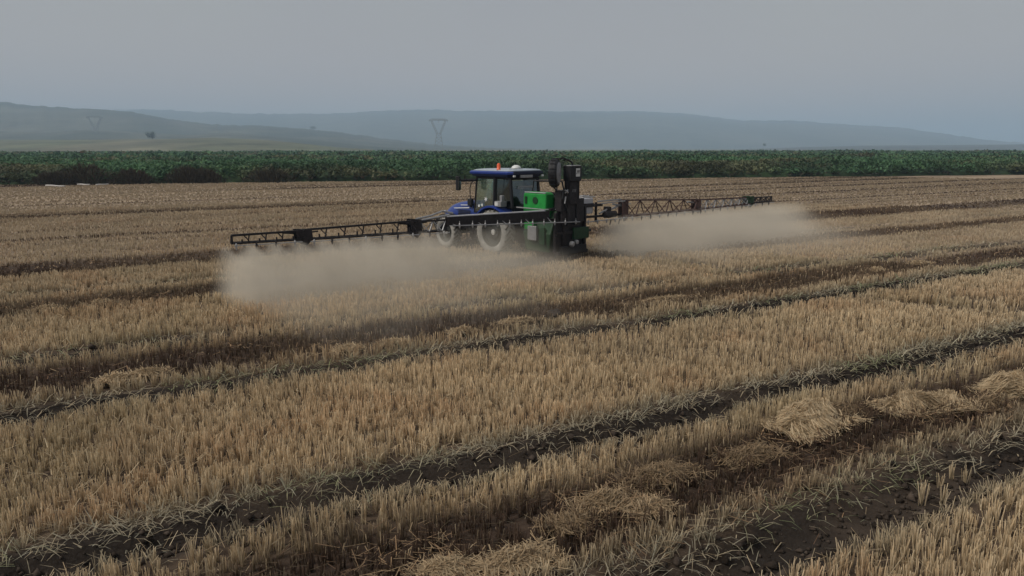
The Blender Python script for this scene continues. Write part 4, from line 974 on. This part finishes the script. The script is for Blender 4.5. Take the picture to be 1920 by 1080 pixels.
# right wing (far)
truss(2.2, 6.45, .62, .42, .34, M_rust, M_rust, 5); joint(2.25, .66, M_rust, .3); joint(6.5, .46, M_rust, .34)
truss(6.6, 10.0, .40, .30, .26, M_rust, M_grey, 6); joint(10.1, .36, M_dgreen, .5)
truss(10.2, 11.85, .27, .22, .2, M_dark, M_dark, 4)
# left wing (near)
truss(-6.6, -9.9, .36, .28, .26, M_dark, M_dark, 6, diag=False); joint(-6.6, .42, M_dark, .36); joint(-10.0, .30, M_dark, .42)
truss(-10.1, -11.85, .25, .22, .2, M_dark, M_dark, 4, diag=False)
truss(-5.55, -6.45, .34, .34, .28, M_dark, M_grey, 2)
# solid inner beam on the left with a pale top edge
m = MB(); n0, n1 = B(-1.4, 0, .18), B(-5.5, 0, .18)
for (sa, sb) in ((-1.4, -5.5),):
    P = [B(sa, ZP + .08, .12), B(sb, ZP + .17, .12), B(sb, ZP + .42, .12), B(sa, ZP + .42, .12)]; d_ = B(0, 0, .24) - B(0, 0, .12)
    m.add(P + [p + d_ for p in P], [(0, 1, 2, 3), (7, 6, 5, 4), (0, 4, 5, 1), (1, 5, 6, 2), (2, 6, 7, 3), (3, 7, 4, 0)])
ib = m.build('boom_section', M_dark, sp, .006)
MB().bar(B(-1.6, ZP + .435, .19), B(-5.5, ZP + .437, .19), .14, .03).build('top_plate', M_whitish, ib)
m = MB(); m.tube([B(-.2, ZP - .0, .46), B(-5.55, ZP + .18, .46)], .018, 6); m.build('nozzle_pipe', M_grey, ib)
for k in range(11):
    s_ = -.4 - .48 * k; q = MB(); p = B(s_, ZP - s_ * .034, .46); q.lathe(p + Vector((0, 0, .07)), (0, 0, -1), [(0, .012), (.04, .03), (.12, .03), (.16, .016)], 8); q.bar(p, p + Vector((0, 0, .13)), .02); q.build('nozzle', M_grey, ib)
m = MB()
for k in range(5): m.bar(B(-1.5 - k * .95, ZP + .2, .25), B(-1.5 - k * .95, ZP + .05 + .03 * k, .46), .02)
m.build('pipe_hanger', M_grey, ib)['kind'] = 'stuff'
m = MB(); m.tube([B(-5.2, ZP + .52, .1), B(-5.6, ZP + .60, .14), B(-6.0, ZP + .48, .12), B(-6.5, ZP + .40, .1)], .03, 8); m.tube([B(-5.4, ZP + .48, .2), B(-6.6, ZP + .34, .2)], .035, 8); m.build('hose', M_grey, ib)
# centre and inner right linkage
m = MB(); m.bar(B(-1.5, ZP + .10, .12), B(2.2, ZP + .10, .12), .08); m.bar(B(-1.3, ZP + .45, .12), B(1.2, ZP + .5, .12), .09); m.bar(B(-.9, ZP - .1, .12), B(-.9, ZP + .6, .12), .07); m.bar(B(.9, ZP - .1, .12), B(.9, ZP + .6, .12), .07)
cs = m.build('boom_section', M_dark, sp, .006)
m = MB(); m.tube([B(.1, ZP - .03, .46), B(2.2, ZP, .46)], .018, 6); m.build('nozzle_pipe', M_grey, cs)
for k in range(5):
    p = B(.2 + .45 * k, ZP - .03, .46); MB().lathe(p + Vector((0, 0, .07)), (0, 0, -1), [(0, .012), (.04, .03), (.12, .03), (.16, .016)], 8).build('nozzle', M_grey, cs)
m = MB(); m.bar(B(1.0, ZP + .62, .1), B(2.2, ZP + .64, .1), .05); m.bar(B(1.0, ZP + .56, .3), B(2.2, ZP + .60, .3), .04); m.bar(B(1.35, ZP + .22, .12), B(2.2, ZP + .46, .12), .06); m.bar(B(1.0, ZP + .2, .2), B(1.45, ZP + .35, .2), .05); m.build('wing_link', M_grey, cs)
m = MB(); m.box(B(1.45, ZP + .22, .15), (.24, .16, .40)); m.tube([B(1.2, ZP + .15, .25), B(1.75, ZP + .15, .25)], .12, 12); m.build('wing_actuator', M_dark, cs, .01)
m = MB()
for k in range(2): m.bar(B(1.5 + k * .45, ZP - .02, .3), B(1.44 + k * .45, ZP - .22, .3), .03)
m.build('drop_nozzle', M_dark, cs)
MB().box((.05, .08, 1.0), (.12, 1.6, 1.4)).build('rear_panel', M_dark, sp, .02)
MB().box((-.10, -.3, .95), (.10, .8, .4)).build('valve_block', M_dgreen, sp, .02)

# ------------------------------------------------------------------ spray mist
def mist(name, s0, s1, w0, w1, top, label, dens, end_soft, low=None):
    """closed box in boom coordinates; local x along the boom, y towards the rear of the machine, z up"""
    m = MB(); m.box(((s0 + s1) / 2, (w0 + w1) / 2, top / 2), (s1 - s0, w1 - w0, top + .3))
    mt_ = bpy.data.materials.new('spray_' + name); mt_.use_nodes = True; t = mt_.node_tree; t.nodes.clear()
    N = t.nodes.new; Lk = t.links.new
    out = N('ShaderNodeOutputMaterial'); pv = N('ShaderNodeVolumePrincipled'); Lk(pv.outputs[0], out.inputs['Volume'])
    pv.inputs['Color'].default_value = (1.0, .93, .81, 1); pv.inputs['Anisotropy'].default_value = 0.0
    pv.inputs['Density Attribute'].default_value = ''
    g = N('ShaderNodeTexCoord'); sp_ = N('ShaderNodeSeparateXYZ'); Lk(g.outputs['Object'], sp_.inputs[0])
    X, Y, Z = sp_.outputs
    def ma(op, a, b=None, c=None, clamp=False):
        n = N('ShaderNodeMath'); n.operation = op; n.use_clamp = clamp
        for i, q in enumerate((a, b, c)):
            if q is None: continue
            if isinstance(q, (int, float)): n.inputs[i].default_value = q
            else: Lk(q, n.inputs[i])
        return n.outputs[0]
    def ss(a, b, x):
        n = N('ShaderNodeMapRange'); n.interpolation_type = 'SMOOTHSTEP'; n.inputs[1].default_value = a; n.inputs[2].default_value = b; Lk(x, n.inputs[0]); return n.outputs[0]
    def noise(sx, sy, sz, sc_, det):
        mp = N('ShaderNodeMapping'); mp.inputs['Scale'].default_value = (sx, sy, sz); Lk(g.outputs['Object'], mp.inputs[0])
        n = N('ShaderNodeTexNoise'); n.inputs['Scale'].default_value = sc_; n.inputs['Detail'].default_value = det; Lk(mp.outputs[0], n.inputs['Vector']); return n.outputs[0]
    n1 = noise(1, .45, 1.2, .42, 3); n2 = noise(1.6, .4, .22, 1.5, 2)
    drop = ma('SUBTRACT', 1.52, Z)
    tri = ma('ABSOLUTE', ma('SUBTRACT', ma('FRACT', ma('MULTIPLY', X, 1 / .62)), .5))
    cone = ma('SUBTRACT', 1.0, ss(-.10, .10, ma('SUBTRACT', tri, ma('MULTIPLY_ADD', drop, 1.25, .05))))
    cone = ma('MULTIPLY', cone, ss(.0, .10, drop))
    curt = ma('MULTIPLY', cone, ma('SUBTRACT', 1.0, ss(-.05, .30, ma('SUBTRACT', ma('ABSOLUTE', ma('SUBTRACT', Y, .45)), ma('MULTIPLY_ADD', drop, .5, .22)))))
    curt = ma('MULTIPLY', curt, ma('MULTIPLY_ADD', n2, 2.2, -.1))
    # drift behind the boom: lower and thinner with distance
    fall = ma('SUBTRACT', 1.0, ss(0.0, w1, Y))
    lim = ma('ADD', ma('MULTIPLY_ADD', fall, 1.15, .22), ma('MULTIPLY', ma('SUBTRACT', n1, .5), 1.0))
    if low:
        lk = ss(low[0], low[1], X); lim = ma('SUBTRACT', lim, ma('MULTIPLY', lk, .36)); curt = ma('MULTIPLY', curt, ma('SUBTRACT', 1.0, ma('MULTIPLY', lk, .78)))
    vz = ma('SUBTRACT', 1.0, ss(-.45, .10, ma('SUBTRACT', Z, lim)))
    dr_ = ma('MULTIPLY', vz, ma('MULTIPLY_ADD', fall, .85, .0))
    dr_ = ma('MULTIPLY', dr_, ss(.1, .6, Y))
    dr_ = ma('MULTIPLY', dr_, ma('MULTIPLY', ss(.05, .75, n1), ma('MULTIPLY_ADD', n2, .9, .45)))
    tot = ma('ADD', ma('MULTIPLY', curt, 3.0), ma('MULTIPLY', dr_, 1.1))
    a0, a1 = end_soft
    tot = ma('MULTIPLY', tot, ss(s0, s0 + a0, X)); tot = ma('MULTIPLY', tot, ma('SUBTRACT', 1.0, ss(s1 - a1, s1, X)))
    tot = ma('MULTIPLY', tot, ss(0.0, .04, ma('ADD', tot, 0.0)))
    Lk(ma('MULTIPLY', tot, dens), pv.inputs['Density'])
    mt_.cycles.volume_step_rate = .35
    o = m.build(name, mt_); o.location = (CX + .10, CY + .33, 0); o.rotation_euler = (0, 0, BD)
    o.scale = (1, -1, 1)
    tag(o, label, 'spray mist', None, 'stuff')
mist('spray_mist', -12.4, -1.3, -.8, 9.6, 1.7, 'pale beige spray mist hanging under the near left boom wing', .34, (.7, 2.2), (-6.9, -5.4))
mist('spray_mist', 1.0, 15.0, -.8, 8.0, 1.7, 'pale spray mist under the far right boom wing drifting right', .32, (.8, 4.6))
mist('spray_mist', -1.22, .93, 1.6, 8.0, 1.7, 'thin low mist directly behind the sprayer between the two wings', .14, (.5, .5))

# ------------------------------------------------------------------ haze
hm = bpy.data.materials.new('haze_air'); hm.use_nodes = True; t = hm.node_tree; t.nodes.clear()
out = t.nodes.new('ShaderNodeOutputMaterial'); pv = t.nodes.new('ShaderNodeVolumePrincipled'); t.links.new(pv.outputs[0], out.inputs['Volume'])
pv.inputs['Color'].default_value = (.59, .78, 1.0, 1); pv.inputs['Density'].default_value = .00034; pv.inputs['Density Attribute'].default_value = ''; pv.inputs['Anisotropy'].default_value = .0
hm.cycles.homogeneous_volume = True
o = MB().box((0, 2000, 137), (24000, 24000, 278)).build('haze', hm); tag(o, 'pale blue haze filling the air over the whole landscape', 'haze', None, 'stuff')
